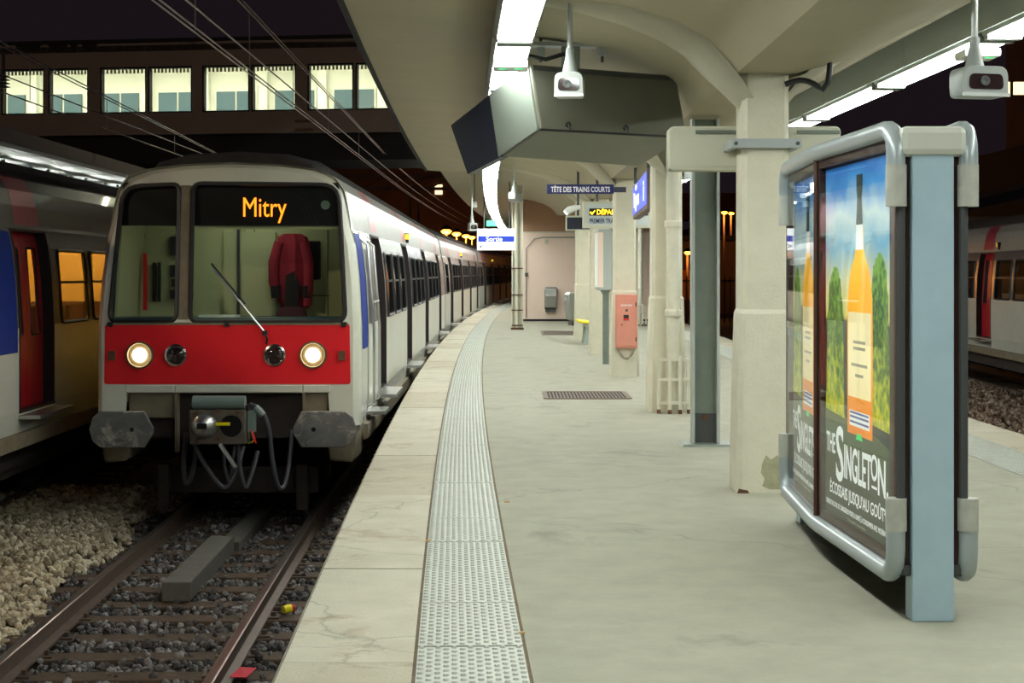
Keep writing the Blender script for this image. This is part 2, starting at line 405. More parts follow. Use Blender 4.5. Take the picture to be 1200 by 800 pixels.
rtrack1 = lambda d: redge(d) + 1.68
make_track('empty track beside the right platform edge', rtrack1, 7, 70)
RT0, RTS = 12.0, .055
rtrack2 = lambda d: RT0 + RTS * (d - 34)
make_track('rails in front of the parked train at right', rtrack2, 22, 55)

ico_v = []; g = (1 + 5 ** .5) / 2
for a in (-1, 1):
    for b in (-g, g): ico_v += [(a, b, 0), (0, a, b), (b, 0, a)]
ico_v = np.array(ico_v) / math.sqrt(1 + g * g)
_bm = bmesh.new()
for p in ico_v: _bm.verts.new(p)
bmesh.ops.convex_hull(_bm, input=_bm.verts); _bm.verts.ensure_lookup_table(); _bm.verts.index_update()
ico_v = np.array([v.co[:] for v in _bm.verts]); ico_f = np.array([[v.index for v in f.verts] for f in _bm.faces]); _bm.free()
def stones(name, label, m, pts, s0, s1):
    n = len(pts); sz = rng.uniform(s0, s1, (n, 1, 1)) * rng.uniform(.6, 1.25, (n, 1, 3))
    v = ico_v[None] * rng.uniform(.72, 1.2, (n, 12, 1)) * sz
    ang = rng.uniform(0, 2 * PI, n); tl = rng.uniform(-.7, .7, n)
    c, s = np.cos(tl)[:, None], np.sin(tl)[:, None]
    y, z = v[..., 1] * c - v[..., 2] * s, v[..., 1] * s + v[..., 2] * c
    c, s = np.cos(ang)[:, None], np.sin(ang)[:, None]
    x, y = v[..., 0] * c - y * s, v[..., 0] * s + y * c
    vv = (np.stack([x, y, z], -1) + np.array(pts)[:, None]).reshape(-1, 3)
    ff = (ico_f[None] + 12 * np.arange(n)[:, None, None]).reshape(-1)
    me = bpy.data.meshes.new(name); me.vertices.add(len(vv)); me.vertices.foreach_set('co', vv.ravel().astype(np.float32))
    nf = len(ff) // 3; me.loops.add(len(ff)); me.loops.foreach_set('vertex_index', ff.astype(np.int32))
    me.polygons.add(nf); me.polygons.foreach_set('loop_start', (np.arange(nf) * 3).astype(np.int32))
    me.update(calc_edges=True); me.validate(); me.shade_flat(); me.materials.append(M[m])
    o = bpy.data.objects.new(name, me); COL.objects.link(o)
    return tag(o, label, 'ballast', kind='stuff')
pale, dark = [], []
for i in range(21000):
    d = 8.6 + rng.random() * 11.0; x = -6.2 + rng.random() * 5.0
    if x > edge(d) - .05: continue
    u = x - track(d); ph = ((d - 7.2) / .6) % 1
    on_sl = (ph < .24 or ph > .80) and abs(u) < 1.28
    if abs(abs(u) - .752) < .085: continue
    if u < -1.12 - .12 * math.sin(d * 1.9):
        h = min(.10, (-u - 1.12) * .25)
        pale.append((x, d, RAIL - .20 + h + rng.random() * .045))
    elif not on_sl:
        dark.append((x, d, RAIL - .215 + rng.random() * .045))
    elif rng.random() < .07: dark.append((x, d, RAIL - .165))
stones('clean_ballast', 'pale clean ballast stones piled left of the near rail', 'stone_pale', pale, .026, .052)
stones('oily_ballast', 'dark oily ballast stones between the near sleepers', 'stone_dark', dark, .020, .042)
rb = []
for i in range(9000):
    d = 20 + rng.random() * 25; x = 7.0 + rng.random() * 4.6
    if x > rtrack2(d) - 1.0 and rng.random() < .5: continue
    u = x - rtrack1(d)
    h = .12 if u > 1.1 else 0
    rb.append((x, d, RAIL - .22 + h + rng.random() * .05))
stones('brown_ballast', 'brown ballast stones between the right platform and the parked train', 'stone_right', rb, .035, .07)

# timber trough between the rails
p0 = Vector((-2.86, 13.25, RAIL - .17))
t = thing('timber_trough', 'grey squared timber lying lengthwise between the rails', 'timber', p0)
def skew(d, w0, w1, z0, z1, parent, y0, y1):
    m = MB(); sl = (track(16) - track(13)) / 3 + .012
    m.hexa([(w0 + sl * y0, y0, z0), (w1 + sl * y0, y0, z0), (w1 + sl * y1, y1, z0), (w0 + sl * y1, y1, z0), (w0 + sl * y0, y0, z1), (w1 + sl * y0, y0, z1), (w1 + sl * y1, y1, z1), (w0 + sl * y1, y1, z1)])
    return m
skew(0, -.12, .12, 0, .17, t, 0, 2.35).build('timber', 'beam_wood', t, bevel=.012)
skew(0, -.04, .17, -.01, .10, t, 2.38, 6).build('timber', 'beam_wood', t, bevel=.012)
# litter on the track
p = at(338, 684, 12.75); p.z = RAIL - .12
t = thing('litter_cup', 'small yellow and red plastic cup lying beside the rail', 'litter', p, R(40))
MB().lathe([(.0, -.05), (.03, -.05), (.036, -.02), (.036, .02)], lambda a, b, h: (h, a, b), 12).build('cup', 'yellow', t, smooth=True)
MB().lathe([(.036, .02), (.034, .05), (0, .05)], lambda a, b, h: (h, a, b), 12).build('lid', 'red_litter', t, smooth=True)
p = at(283, 795, 10.7); p.z = RAIL - .13
tag(MB().hexa([(p.x - .07, p.y - .07, p.z), (p.x + .05, p.y - .09, p.z), (p.x + .09, p.y + .09, p.z + .02), (p.x - .02, p.y + .08, p.z + .03), (p.x - .07, p.y - .07, p.z + .004), (p.x + .05, p.y - .09, p.z + .004), (p.x + .09, p.y + .09, p.z + .024), (p.x - .02, p.y + .08, p.z + .034)]).build('litter_card', 'red_litter'),
    'scrap of red card on the sleepers at the bottom edge', 'litter')
for px, py, lb in ((502, 636, 'cigarette end on the left joint of the tactile strip'), (594, 590, 'cigarette end on the plain platform by the tactile strip'), (611, 745, 'cigarette end on the right joint of the tactile strip')):
    D = 1.5 * F / (py - HZ); q = at(px, py, D)
    tag(MB().cyl((q.x - .016, q.y, .013), (q.x + .016, q.y + .008, .013), .0055, 6).build('cigarette_end', 'butt'), lb, 'litter', 'cigarette ends on the platform')

# ================================================================ CANOPY (ceiling)
def colx(D): return max(1.61, 1.735 - .0085 * max(0, D - 10.8))   # the column line
def canopy_rings(dz, Dlist):
    rr = []
    for D in Dlist:
        e = edge(D); c = colx(D)
        prof = [(e - .16, 3.50), (e + .2, 3.475), (e + 1.0, 3.43), (c - 1.35, 3.38), (c - .95, 3.31), (c - .62, 3.21), (c - .40, 3.08), (c - .27, 2.95), (c - .2, 2.86),
                (c + .2, 2.86), (c + .55, 2.96), (c + (e + 4.06 - c) * .7, 3.12), (e + 4.02, 3.26), (e + 4.06, 3.31), (e + 4.06, 3.85), (e - .16, 3.85)]
        rr.append([(x, D, z + (dz if z < 3.7 else dz)) for x, z in prof])
    return rr
ceil = MB().loft(canopy_rings(0, [-8 + 2.4 * i for i in range(17)])).build('ceiling', 'ceil', smooth=True)
tag(struct(ceil), 'cream painted concrete canopy over the platform', None)
ceil2 = MB().loft(canopy_rings(.42, [31.2 + 3 * i for i in range(18)])).build('ceiling', 'ceil', smooth=True)
tag(struct(ceil2), 'higher farther stretch of the concrete canopy', None)
# dark drip edge along the left rim
m = MB(); m.loft([[(edge(D) - .20, D, 3.47), (edge(D) - .16, D, 3.47), (edge(D) - .16, D, 3.90), (edge(D) - .20, D, 3.90)] for D in [-8 + 2.4 * i for i in range(17)]])
m.build('drip_edge', 'soot', ceil)
COLD = [-1.2, 4.8, 10.8, 16.84, 22.7, 28.7, 35.3]
def rib(D, dz, par):
    m = MB(); rr = []; COLX = colx(D)
    path = [(.02, 2.50), (-.17, 2.78), (-.30, 2.93), (-.44, 3.08), (-.64, 3.20), (-.92, 3.30), (-1.25, 3.37), (-1.7, 3.43), (-2.2, 3.47)]
    rad = [.08, .17, .20, .20, .19, .17, .14, .10, .05]
    for i, (u, z) in enumerate(path):
        a = path[min(i + 1, len(path) - 1)]; b = path[max(i - 1, 0)]
        tx, tz = a[0] - b[0], a[1] - b[1]; l = math.hypot(tx, tz); nx, nz = tz / l, -tx / l
        if nz > 0: nx, nz = -nx, -nz
        r = rad[i]
        rr.append([(COLX + u + nx * r * math.sin(PI * k / 10) * .75, D + r * 1.25 * math.cos(PI * k / 10), z + dz + .04 + nz * r * math.sin(PI * k / 10) * .75) for k in range(11)])
    m.loft(rr)
    m.build('rib', 'rib', par, smooth=True)
    m = MB(); rr = []
    for u, z, r in ((.02, 2.5, .08), (.25, 2.80, .14), (.45, 2.93, .11), (.7, 3.04, .06)):
        rr.append([(COLX + u, D + r * math.cos(PI * k / 8), z + dz + .05 - r * .7 * math.sin(PI * k / 8)) for k in range(9)])
    m.loft(rr); m.build('rib', 'rib', par, smooth=True)
for D in COLD[:6]: rib(D, 0, ceil)
rib(35.3, .42, ceil2)
for i in range(len(COLD) - 2):        # rounded haunch of the longitudinal beam behind each column
    D = COLD[i]; COLX = colx(D)
    m = MB(); rr = []
    for y, r, zz in ((.15, .17, 2.66), (.5, .2, 2.76), (1.0, .16, 2.86), (1.5, .05, 2.9)):
        rr.append([(COLX + r * 1.15 * math.cos(PI * k / 8), D + y, zz + .12 - r * .8 * math.sin(PI * k / 8)) for k in range(9)])
    m.loft(rr); m.build('haunch', 'rib', ceil, smooth=True)

# ================================================================ COLUMNS
def column(D, x, label, top=2.95, patch=False):
    t = thing('concrete_column', label, 'column', (x, D, 0), 0, 'canopy columns in a row')
    def ring(hw, z, c=.035): return [(-hw + c, -hw, z), (hw - c, -hw, z), (hw, -hw + c, z), (hw, hw - c, z), (hw - c, hw, z), (-hw + c, hw, z), (-hw, hw - c, z), (-hw, -hw + c, z)]
    MB().loft([ring(.165, 1.24), ring(.16, top)]).build('shaft', 'column', t)
    MB().loft([ring(.205, 0), ring(.192, .7), ring(.178, 1.22), ring(.166, 1.25)]).build('plinth', 'column', t)
    return t
ca = column(10.8, 1.735, 'nearest square white column, with flaking paint at its foot')
# flaked patch
pts = [(.0, .02), (.08, .03), (.12, .06), (.10, .12), (.12, .17), (.06, .21), (.05, .26), (.0, .23), (-.04, .26), (-.07, .2), (-.08, .14), (-.05, .1), (-.07, .05)]
MB().prism([(a * .9 + .03, b) for a, b in pts], lambda a, b, d: (a, d, b), -.2045, -.196).build('flaked_patch', 'plaster', ca)
MB().prism([(-.2, .0), (-.12, .0), (-.13, .02), (-.19, .03)], lambda a, b, d: (a, d, b), -.206, -.19).build('rust_stain', 'rust', ca)
cb = column(16.95, 1.675, 'white column with a drainpipe on its right, second of the row')
cc = column(22.7, 1.635, 'white column carrying the salmon extinguisher cabinet, third of the row')
cd = column(28.7, 1.62, 'white column beside the tall map case, fourth of the row')
ce = column(35.3, 1.60, 'farthest white column, beside the yellow bench', 3.4)
cz = column(4.8, 1.74, 'white column out of frame at right'); bpy.data.objects.remove(cz.children[0]); bpy.data.objects.remove(cz.children[0]); bpy.data.objects.remove(cz)

# drainpipe with guard on the second column
def drainpipe(x, D, label, top, s=1):
    t = thing('drainpipe', label, 'pipe', (x, D, 0))
    MB().cyl((0, 0, 0), (0, 0, top), .075, 14).build('pipe', 'pipe', t, smooth=True)
    for z in (1.05, 2.0):
        MB().lathe([(.088, z - .02), (.095, z), (.095, z + .04), (.088, z + .06)], lambda a, b, h: (a, b, h), 14).build('collar', 'pipe', t)
    g_ = []
    for a in (-.16, -.05, .06, .16):
        y = -.12 if abs(a) < .1 else -.06
        MB().box(a - .018, a + .018, y - .012, y + .012, .0, .62).build('guard_bar', 'pipe', t)
        MB().box(a - .02, a + .02, y - .014, y + .014, .0, .045).build('rusty_foot', 'rust', t)
    for z in (.1, .35, .56): MB().hexa([(-.17, -.07, z), (-.05, -.125, z), (.06, -.125, z), (.17, -.07, z), (-.17, -.07, z + .03), (-.05, -.125, z + .03), (.06, -.125, z + .03), (.17, -.07, z + .03)]).build('guard_hoop', 'pipe', t)
    return t
drainpipe(1.725, 16.66, 'cream drainpipe with a barred foot guard on the second column', 2.84)

# farther pipe column by the salmon wall
t = thing('pipe_column', 'tall beige steel stanchion standing left of the salmon wall', 'stanchion', (.14, 41.2, 0))
for s in (-.13, .13): MB().box(s - .02, s + .02, -.12, .12, .05, 3.8).build('flange', 'pipe', t)
MB().box(-.12, .12, -.02, .02, .05, 3.8).build('web', 'pipe', t)
MB().cyl((-.03, -.1, .05), (-.03, -.1, 3.8), .06, 10).build('pipe', 'pipe', t, smooth=True)
for z in (.1, .5, .9, 1.6): MB().box(-.15, .15, -.17, -.12, z, z + .03).build('clip', 'rust', t)
MB().box(-.17, .17, -.17, .15, 0, .05).build('foot', 'rust', t)
drainpipe(3.62, 44, 'pale pipe standing beyond the blue name board', 3.3)

# ================================================================ LIGHTS (fluorescent rows)
lamp_proto = None
def lamp(fx, D, z, label, group, tray=False):
    global lamp_proto
    Ln = 2.72
    x0, x1 = fx(D), fx(D + Ln)
    if lamp_proto is None:
        t = thing('fluorescent_light', label, 'light', (0, 0, 0), 0, group)
        m = MB(); m.loft([[(-.125, y, .0), (.125, y, .0), (.15, y, .05), (.10, y, .17), (-.10, y, .17), (-.15, y, .05)] for y in (.02, 2.70)]); m.build('housing', 'lamp_house', t)
        m = MB(); m.loft([[(-.115, y, -.012), (.115, y, -.012), (.12, y, .0), (-.12, y, .0)] for y in (.10, 2.62)]); m.build('diffuser', 'lamp', t)
        for y in (.02, 2.63): MB().box(-.118, .118, y, y + .07, -.03, .001).build('end_cap', 'lamp_house', t)
        for y in (.5, 2.2): MB().cyl((0, y, .17), (0, y, .34), .012, 6).build('hanger', 'dark_steel', t)
        lamp_proto = t
    else:
        t = copy_tree(lamp_proto); t['label'] = label; t['group'] = group
    t.location = (x0, D, z); t.rotation_euler = (0, 0, -math.atan2(x1 - x0, Ln))
    return t
fl = lambda d: edge(d) + 1.07
fr = lambda d: edge(d) + 4.36
for i in range(-3, 22):
    D = 10.75 + 2.75 * i
    lamp(fl, D, 3.1, 'fluorescent lamp in the row above the tactile strip', 'fluorescent lamps above the tactile strip')
for i in range(-3, 12):
    D = 10.6 + 2.6 * i * 1.06
    lamp(fr, D, 3.1, 'fluorescent lamp under the grey tray along the right canopy rim', 'fluorescent lamps along the right rim')
tr = thing('lamp_tray', 'long pale grey metal tray carrying the right row of lamps', 'lamp tray', (0, 0, 3.12))
for i in range(-3, 12):
    D0, D1 = 4.0 + 2.76 * i, 4.0 + 2.76 * (i + 1) - .02
    rr = [[(fr(D) - .17, D, 0), (fr(D) - .155, D, 0), (fr(D) - .155, D, .36), (fr(D) + .1, D, .36), (fr(D) + .1, D, .375), (fr(D) - .17, D, .375)] for D in (D0, D1)]
    MB().loft(rr).build('tray_panel', 'lamp_tray', tr)
    MB().box(fr(D0 + .6) - .3, fr(D0 + .6) + .1, D0 + .58, D0 + .62, .37, .4).build('bracket', 'dark_steel', tr)
    MB().cyl((fr(D0 + .6) - .28, D0 + .6, .3), (fr(D0 + .6) - .28, D0 + .6, .4), .02, 6).build('bracket_rod', 'dark_steel', tr)
    MB().box(fr(D0) - .28, fr(D0) - .26, D0, D1, .30, .36).build('conduit', 'cable', tr)
# emergency lights
for (fx, D, lb) in ((fl, 11.55, 'white emergency light with green pictogram under the left lamps'), (fr, 10.95, 'white emergency light with green pictogram under the right lamps')):
    t = thing('emergency_light', lb, 'emergency light', (fx(D), D, 3.0))
    MB().box(-.13, .13, -.05, .22, .015, .075).build('case', 'sign_white', t, bevel=.015)
    MB().box(-.09, -.03, 0, .03, .012, .02).build('pictogram', 'green_exit', t)
    MB().box(.03, .09, 0, .03, .012, .02).build('pictogram', 'green_exit', t)
# black conduit from the column to the tray
c0 = at(920, 99, 10.6); c1 = at(964, 105, 10.55)
pts = [c0 + (c1 - c0) * (i / 8) + Vector((0, 0, .045 * math.sin(PI * i / 8))) for i in range(9)] + [at(970, 97, 10.55), at(972, 84, 10.55), at(973, 68, 10.55)]
tag(MB().tube(pts, .02, 8).build('black_conduit', 'cable', smooth=True), 'black cable bowed between the nearest column and the lamp tray', 'cable')

# ================================================================ TRAIN
PROF = [(1.38, .95), (1.41, 1.18), (1.41, 1.95), (1.41, 2.05), (1.385, 2.55), (1.345, 2.9), (1.335, 2.95), (1.30, 3.10), (1.26, 3.35), (1.22, 3.52), (1.12, 3.66), (.9, 3.75), (.5, 3.80), (0, 3.82)]
ZS = [p[1] for p in PROF]; XS = [p[0] for p in PROF]
def px_(z): return float(np.interp(z, ZS, XS))
def shell(m, y0, y1, side, openings, zr=(0, 9), d=0.0):
    ys = sorted(set([y0, y1] + [v for o in openings for v in o[:2] if y0 < v < y1]))
    zs = sorted(set([z for z in ZS if zr[0] - 1e-6 <= z <= zr[1] + 1e-6] + [v for o in openings for v in o[2:4] if zr[0] < v < zr[1]] + [z for z in zr if z < 5 and z > .9]))
    for i in range(len(ys) - 1):
        for j in range(len(zs) - 1):
            yc, zc = (ys[i] + ys[i + 1]) / 2, (zs[j] + zs[j + 1]) / 2
            if any(a < yc < b and c < zc < e for a, b, c, e in openings): continue
            P = [(side * (px_(z) - d), y, z) for y, z in ((ys[i], zs[j]), (ys[i + 1], zs[j]), (ys[i + 1], zs[j + 1]), (ys[i], zs[j + 1]))]
            m.mi = 0 if zc < 2.05 else (1 if zc < 3.10 else 2)
            m.add(P, [(0, 1, 2, 3) if side > 0 else (3, 2, 1, 0)])
    m.mi = 0
DZ0, DZ1, DW = 1.18, 3.10, .66
def make_car(name, Lc, doors, y0, parent, wins, label=None, sides=(1,), roofmat='roofside'):
    """one carriage; children: doors, windows, steps, roof stripes"""
    ops = [(d - DW, d + DW, DZ0, DZ1) for d in doors]
    wo = [(a, b, 2.05, 2.9) for a, b in wins]
    m = MB()
    for s in (1, -1): shell(m, y0, Lc, s, (ops + wo) if s in sides else [], (0, 3.10))
    car = m.build(name, ['side', 'band', roofmat], parent, solid=.03, keep=True)
    m = MB()
    for s in (1, -1): shell(m, y0, Lc, s, [], (3.10, 9))
    m.build('roof_side', ['side', 'band', roofmat], car, smooth=True, keep=True)
    if label: car['label'] = label
    # ends and floor
    poly = [(px_(z), z) for z in ZS] + [(-px_(z), z) for z in reversed(ZS[:-1])]
    MB().prism(poly, lambda a, b, d: (a * .995, d, b - .002), Lc - .02, Lc).build('end_wall', 'roof_dark', car)
    MB().box(-1.34, 1.34, y0 + .05 if y0 < 1 else y0, Lc - .03, 1.08, 1.16).build('floor_pan', 'under', car)
    for s in sides:
        for d in doors:
            j = MB()
            zz = [z for z in ZS if DZ0 - .01 <= z <= DZ1 + .01]
            for y in (d - DW, d + DW):
                e = .035 if y < d else -.035
                for a, b in zip(zz[:-1], zz[1:]):
                    j.hexa([(s * (px_(a) + .006), y, a), (s * (px_(a) - .13), y, a), (s * (px_(a) - .13), y + e, a), (s * (px_(a) + .006), y + e, a),
                            (s * (px_(b) + .006), y, b), (s * (px_(b) - .13), y, b), (s * (px_(b) - .13), y + e, b), (s * (px_(b) + .006), y + e, b)])
            zt = DZ1; j.box(*sorted((s * (px_(zt) - .13), s * (px_(zt) + .01))), d - DW, d + DW, zt - .03, zt)
            j.box(*sorted((s * 1.27, s * 1.42)), d - DW, d + DW, DZ0 - .02, DZ0 + .005)
            j.build('door_jamb', 'rubber', car)
            for q in (-1, 1):
                l0, l1 = (d - DW + .03, d - .004) if q < 0 else (d + .004, d + DW - .03)
                lm = MB(); wa, wb = l0 + .16, l1 - .16
                shell(lm, l0, l1, s, [(wa, wb, 1.95, 2.9)], (DZ0 + .005, DZ1 - .03), .115)
                lm.m = [0] * len(lm.m)
                leaf = lm.build('door_leaf', 'door_red', car, solid=.03, keep=True)
                gm = MB(); shell(gm, wa - .01, wb + .01, s, [], (1.95, 2.9), .128); gm.m = [0] * len(gm.m)
                gm.build('door_pane', 'glass', car)
                fr_ = MB()
                P = [(wa, 1.95), (wb, 1.95), (wb, 2.9), (wa, 2.9)]
                fr_.tube([(s * (px_(b) - .113), a, b) for a, b in roundpoly(P, .05, 3)], .014, 5, True)
                fr_.build('door_window_seal', 'rubber', car)
            MB().box(*sorted((s * 1.38, s * 1.63)), d - DW, d + DW, 1.10, 1.14).build('door_step', 'bright', car)
            st = MB(); shell(st, d - .45, d + .45, s, [], (3.14, 9), -.004); st.m = [0] * len(st.m)
            st.build('roof_stripe', 'stripe', car)
            if s > 0 and d == doors[1]:
                MB().box(*sorted((s * 1.28, s * 1.35)), d + DW + .245, d + DW + .25, 3.20, 3.29).build('door_lamp_lens', emit('door_lamp', (1, .6, .05), .8) if 'door_lamp' not in bpy.data.materials else bpy.data.materials['door_lamp'], car)
                MB().box(*sorted((s * 1.27, s * 1.34)), d + DW + .25, d + DW + .33, 3.14, 3.30).build('door_lamp', 'black', car)
        for a, b in wins:
            gm = MB(); shell(gm, a - .01, b + .01, s, [], (2.05, 2.9), .02); gm.m = [0] * len(gm.m); gm.build('side_window', 'glass', car)
            fm = MB(); fm.tube([(s * (px_(z) + .002), y, z) for y, z in roundpoly([(a, 2.06), (b, 2.06), (b, 2.89), (a, 2.89)], .08, 3)], .022, 5, True)
            mid = 2.52; fm.box(*sorted((s * (px_(mid) - .02), s * (px_(mid) + .006))), a, b, mid - .015, mid + .015)
            fm.build('window_frame', 'rubber', car)
    # roof equipment, underframe, bogies
    rm = MB(); pr = [(-1.02, 3.70), (-.9, 3.86), (-.55, 3.95), (0, 3.98), (.55, 3.95), (.9, 3.86), (1.02, 3.70)]
    ya = .42 if y0 < 1 else y0 + .3
    rm.loft([[(a * .93, ya, b - .05) for a, b in pr], [(a, ya + .35, b) for a, b in pr], [(a, Lc - .4, b) for a, b in pr]]); rm.build('roof_fairing', 'roof_dark', car, smooth=True)
    um = MB(); um.box(-1.18, 1.18, y0 + 1.0, Lc - .6, .52, 1.08); um.build('underframe', 'under', car)
    for s in (-1, 1): MB().loft([[(s * 1.39, y, .78), (s * 1.44, y, .80), (s * 1.44, y, .955), (s * 1.38, y, .955)] for y in (y0 + .3, Lc - .1)]).build('side_skirt', 'tanplate', car)
    for bc in (3.4, Lc - 3.4):
        bm_ = MB()
        for s in (-1, 1): bm_.box(s * 1.06 - .07, s * 1.06 + .07, bc - 1.6, bc + 1.6, .42, .66)
        bm_.box(-1, 1, bc - .3, bc + .3, .38, .62); bm_.build('bogie', 'under', car)
        for y in (bc - 1.15, bc + 1.15):
            w_ = MB()
            for s in (-1, 1): w_.lathe([(.1, s * .68), (.40, s * .69), (.46, s * .71), (.46, s * .735), (.43, s * .74), (.43, s * .82), (.3, s * .80), (.1, s * .84)], lambda a, b, h: (h, y + a, .445 + b), 20)
            w_.cyl((-.8, y, .445), (.8, y, .445), .08, 10); w_.build('wheelset', 'under', car)
    return car
CAR_D = [3.15, 9.1, 15.25, 22.3]; MID_D = [3.1, 9.3, 15.6, 21.9]
def bays(doors, L, lead):
    out = []
    for a, b in zip(doors[:-1], doors[1:]):
        s, e = a + DW + .3, b - DW - .3; n = 3; w = (e - s - .25 * (n - 1)) / n
        for i in range(n): out.append((s + i * (w + .25), s + i * (w + .25) + w))
    return out

def make_front(car, interior=True, blue=(.24, .92)):
    """driving cab built on the front of a carriage (local front plane y = 0)"""
    def rake(z): return max(0, (z - 2.1)) * .11
    FP = lambda a, b, d: (a, d + rake(b), b)
    ins = lambda d: [(px_(z) - d, z - (d * .8 if z > 3.5 else 0)) for z in ZS if z > 1.0]
    # rounded corner between face and sides
    rr = []
    for d, y in ((.075, .0), (.03, .035), (.008, .10), (.0, .20)):
        h = ins(d); ring = [(x, z) for x, z in [(h[0][0], 1.0)] + h] + [(-x, z) for x, z in reversed(h[:-1])] + [(-h[0][0], 1.0)]
        rr.append([(a, y + rake(b) * (1 if y < .2 else 0), b) for a, b in ring])
    rr.append([(a, max(.36, y), b) for a, y, b in rr[-1]])
    m = MB().loft(rr, closed=False); m.build('nose_corner', 'white', car, smooth=True)
    # face plate with the two window openings
    h = ins(.075)
    outer = [(1.09, 1.05), (h[0][0], 1.05)] + h + [(-x, z) for x, z in reversed(h[:-1])] + [(-h[0][0], 1.05), (-1.09, 1.05), (-1.07, 1.35), (1.07, 1.35)]
    W1 = roundpoly([(-.40, 2.11), (1.255, 2.11), (1.165, 3.575), (-.40, 3.59)], [.10, .12, .2, .10])
    W2 = roundpoly([(-1.255, 2.11), (-.545, 2.11), (-.545, 3.58), (-1.15, 3.555)], [.10, .10, .08, .2])
    bm = bmesh.new()
    for loop in (outer, W1, W2):
        vs = [bm.verts.new(FP(a, b, 0)) for a, b in loop]
        for i in range(len(vs)): bm.edges.new((vs[i], vs[(i + 1) % len(vs)]))
    bmesh.ops.triangle_fill(bm, use_beauty=True, edges=bm.edges[:])
    bmesh.ops.recalc_face_normals(bm, faces=bm.faces)
    me = bpy.data.meshes.new('front_mask'); bm.to_mesh(me); bm.free(); me.materials.append(M['white'])
    o = bpy.data.objects.new('front_mask', me); COL.objects.link(o); o.parent = car
    md = o.modifiers.new('solid', 'SOLIDIFY'); md.thickness = .03; md.offset = 0
    for W, nm in ((W1, 'windscreen'), (W2, 'side_windscreen')):
        s_ = MB().tube([FP(a, b, -.012) for a, b in W], .027, 6, True).build('windscreen_seal', 'rubber', car, smooth=True)
        MB().add([FP(a, b, -.004) for a, b in W], [tuple(range(len(W)))]).build(nm, 'wind', car)
    # grey pillar between the windows
    MB().prism(roundpoly([(-.535, 2.13), (-.41, 2.13), (-.41, 3.57), (-.535, 3.57)], .02), FP, -.016, .0).build('centre_pillar', 'tanplate', car)
    # red panel, lower trim
    MB().prism(roundpoly([(-1.31, 1.445), (1.31, 1.445), (1.30, 2.085), (-1.30, 2.085)], .03, 3), FP, -.022, .01).build('red_panel', 'red', car)
    MB().box(-1.28, 1.28, -.03, .0, 2.075, 2.10).build('hinge_strip', 'tanplate', car)
    for x in (-1.24, .0, 1.24): MB().box(x - .025, x + .025, -.05, -.02, 2.055, 2.105).build('latch', 'rubber', car)
    for a, b in ((-1.08, -.56), (-.555, .80), (.805, 1.10)):
        MB().box(a, b - .004, -.035, .02, 1.355, 1.435).build('lower_trim', 'white', car, bevel=.01)
    # lights
    for x, kind in ((-.93, 1), (.91, 1), (-.545, 0), (.505, 0)):
        r = .148 if kind else .118
        fn = lambda a, b, h_: (x + a, h_, 1.755 + b)
        yy = -.022
        MB().lathe([(r, yy), (r, yy - .025), (r - .02, yy - .03), (r - .028, yy - .01), (0, yy - .008)], fn, 26).build('light_bezel', 'lens_ring' if kind else 'chrome', car, smooth=True)
        if kind:
            hl = MB().lathe([(.074, yy - .012), (.068, yy - .03), (0, yy - .036)], fn, 20).build('headlight', 'headlight', car, smooth=True)
        else:
            MB().lathe([(r - .03, yy - .010), (r - .045, yy - .02), (0, yy - .026)], fn, 22).build('tail_light', 'lens_dark', car, smooth=True)
            m = MB(); a_ = R(35); m.box(-.075, .075, -.004, .004, -.006, .006)
            o = m.build('lens_bar', 'chrome', car); o.location = (x, yy - .028, 1.755); o.rotation_euler = (0, -a_, 0)
    for s in (-1, 1): MB().box(s * 1.22 - .035, s * 1.22 + .035, -.06, -.02, 1.70, 1.80).build('lamp_iron', 'rust', car)
    # wiper
    pa, pb = Vector((.40, -.045, 2.0)), Vector((-.16, -.06 + rake(2.75), 2.68))
    MB().tube([pa, pa + (pb - pa) * .5 + Vector((0, -.03, 0)), pb], .011, 6).build('wiper_arm', 'bright', car)
    MB().tube([pb + Vector((-.02, .02, .05)), pb + (pa - pb) * .62 + Vector((0, .02, .04))], .010, 6).build('wiper_blade', 'rubber', car)
    MB().cyl((.40, -.06, 1.99), (.40, .0, 1.99), .03, 10).build('wiper_hub', 'rubber', car)
    MB().tube([(.40, -.05, 1.98), (.43, -.06, 1.93), (.42, -.05, 1.87)], .012, 6).build('wiper_hose', 'rubber', car)
    # buffer beam and buffers
    MB().box(-1.06, 1.06, .10, .3, .86, 1.36).build('headstock', 'under', car)
    for a, b in ((-1.06, -.56), (.80, 1.06)): MB().box(a, b, .03, .1, 1.08, 1.35).build('headstock_plate', 'tanplate', car, bevel=.01)
    for a in (-.56, .80): MB().box(a, a + .03, -.02, .1, .72 if a < 0 else 1.05, 1.35).build('bracket', 'tanplate', car)
    for s in (-1, 1):
        pl = [(.34, .0), (.30, .13), (.22, .19), (-.24, .19), (-.33, .02), (-.33, -.04), (-.24, -.19), (.22, -.19), (.30, -.13)]
        MB().prism([(s * (1.06 + a), .99 + b) for a, b in pl], lambda a, b, d: (a, d, b), -.30, -.25).build('buffer', 'buffer', car, bevel=.012)
        MB().cyl((s * 1.02, -.25, .99), (s * 1.02, .12, .99), .12, 16).build('buffer_stem', 'under', car, smooth=True)
        MB().cyl((s * .95, -.303, .99), (s * .95, -.29, .99), .025, 10).build('buffer_hole', 'black', car)
    for s in (-1, 1):   # lower corner skirts
        MB().hexa([(s * 1.08, .02, .62), (s * 1.33, .05, .60), (s * 1.36, .75, .60), (s * 1.1, .75, .62), (s * 1.05, .02, 1.06), (s * 1.38, .02, 1.06), (s * 1.40, .75, 1.06), (s * 1.05, .75, 1.06)]).build('corner_skirt', 'tanplate', car, bevel=.03)
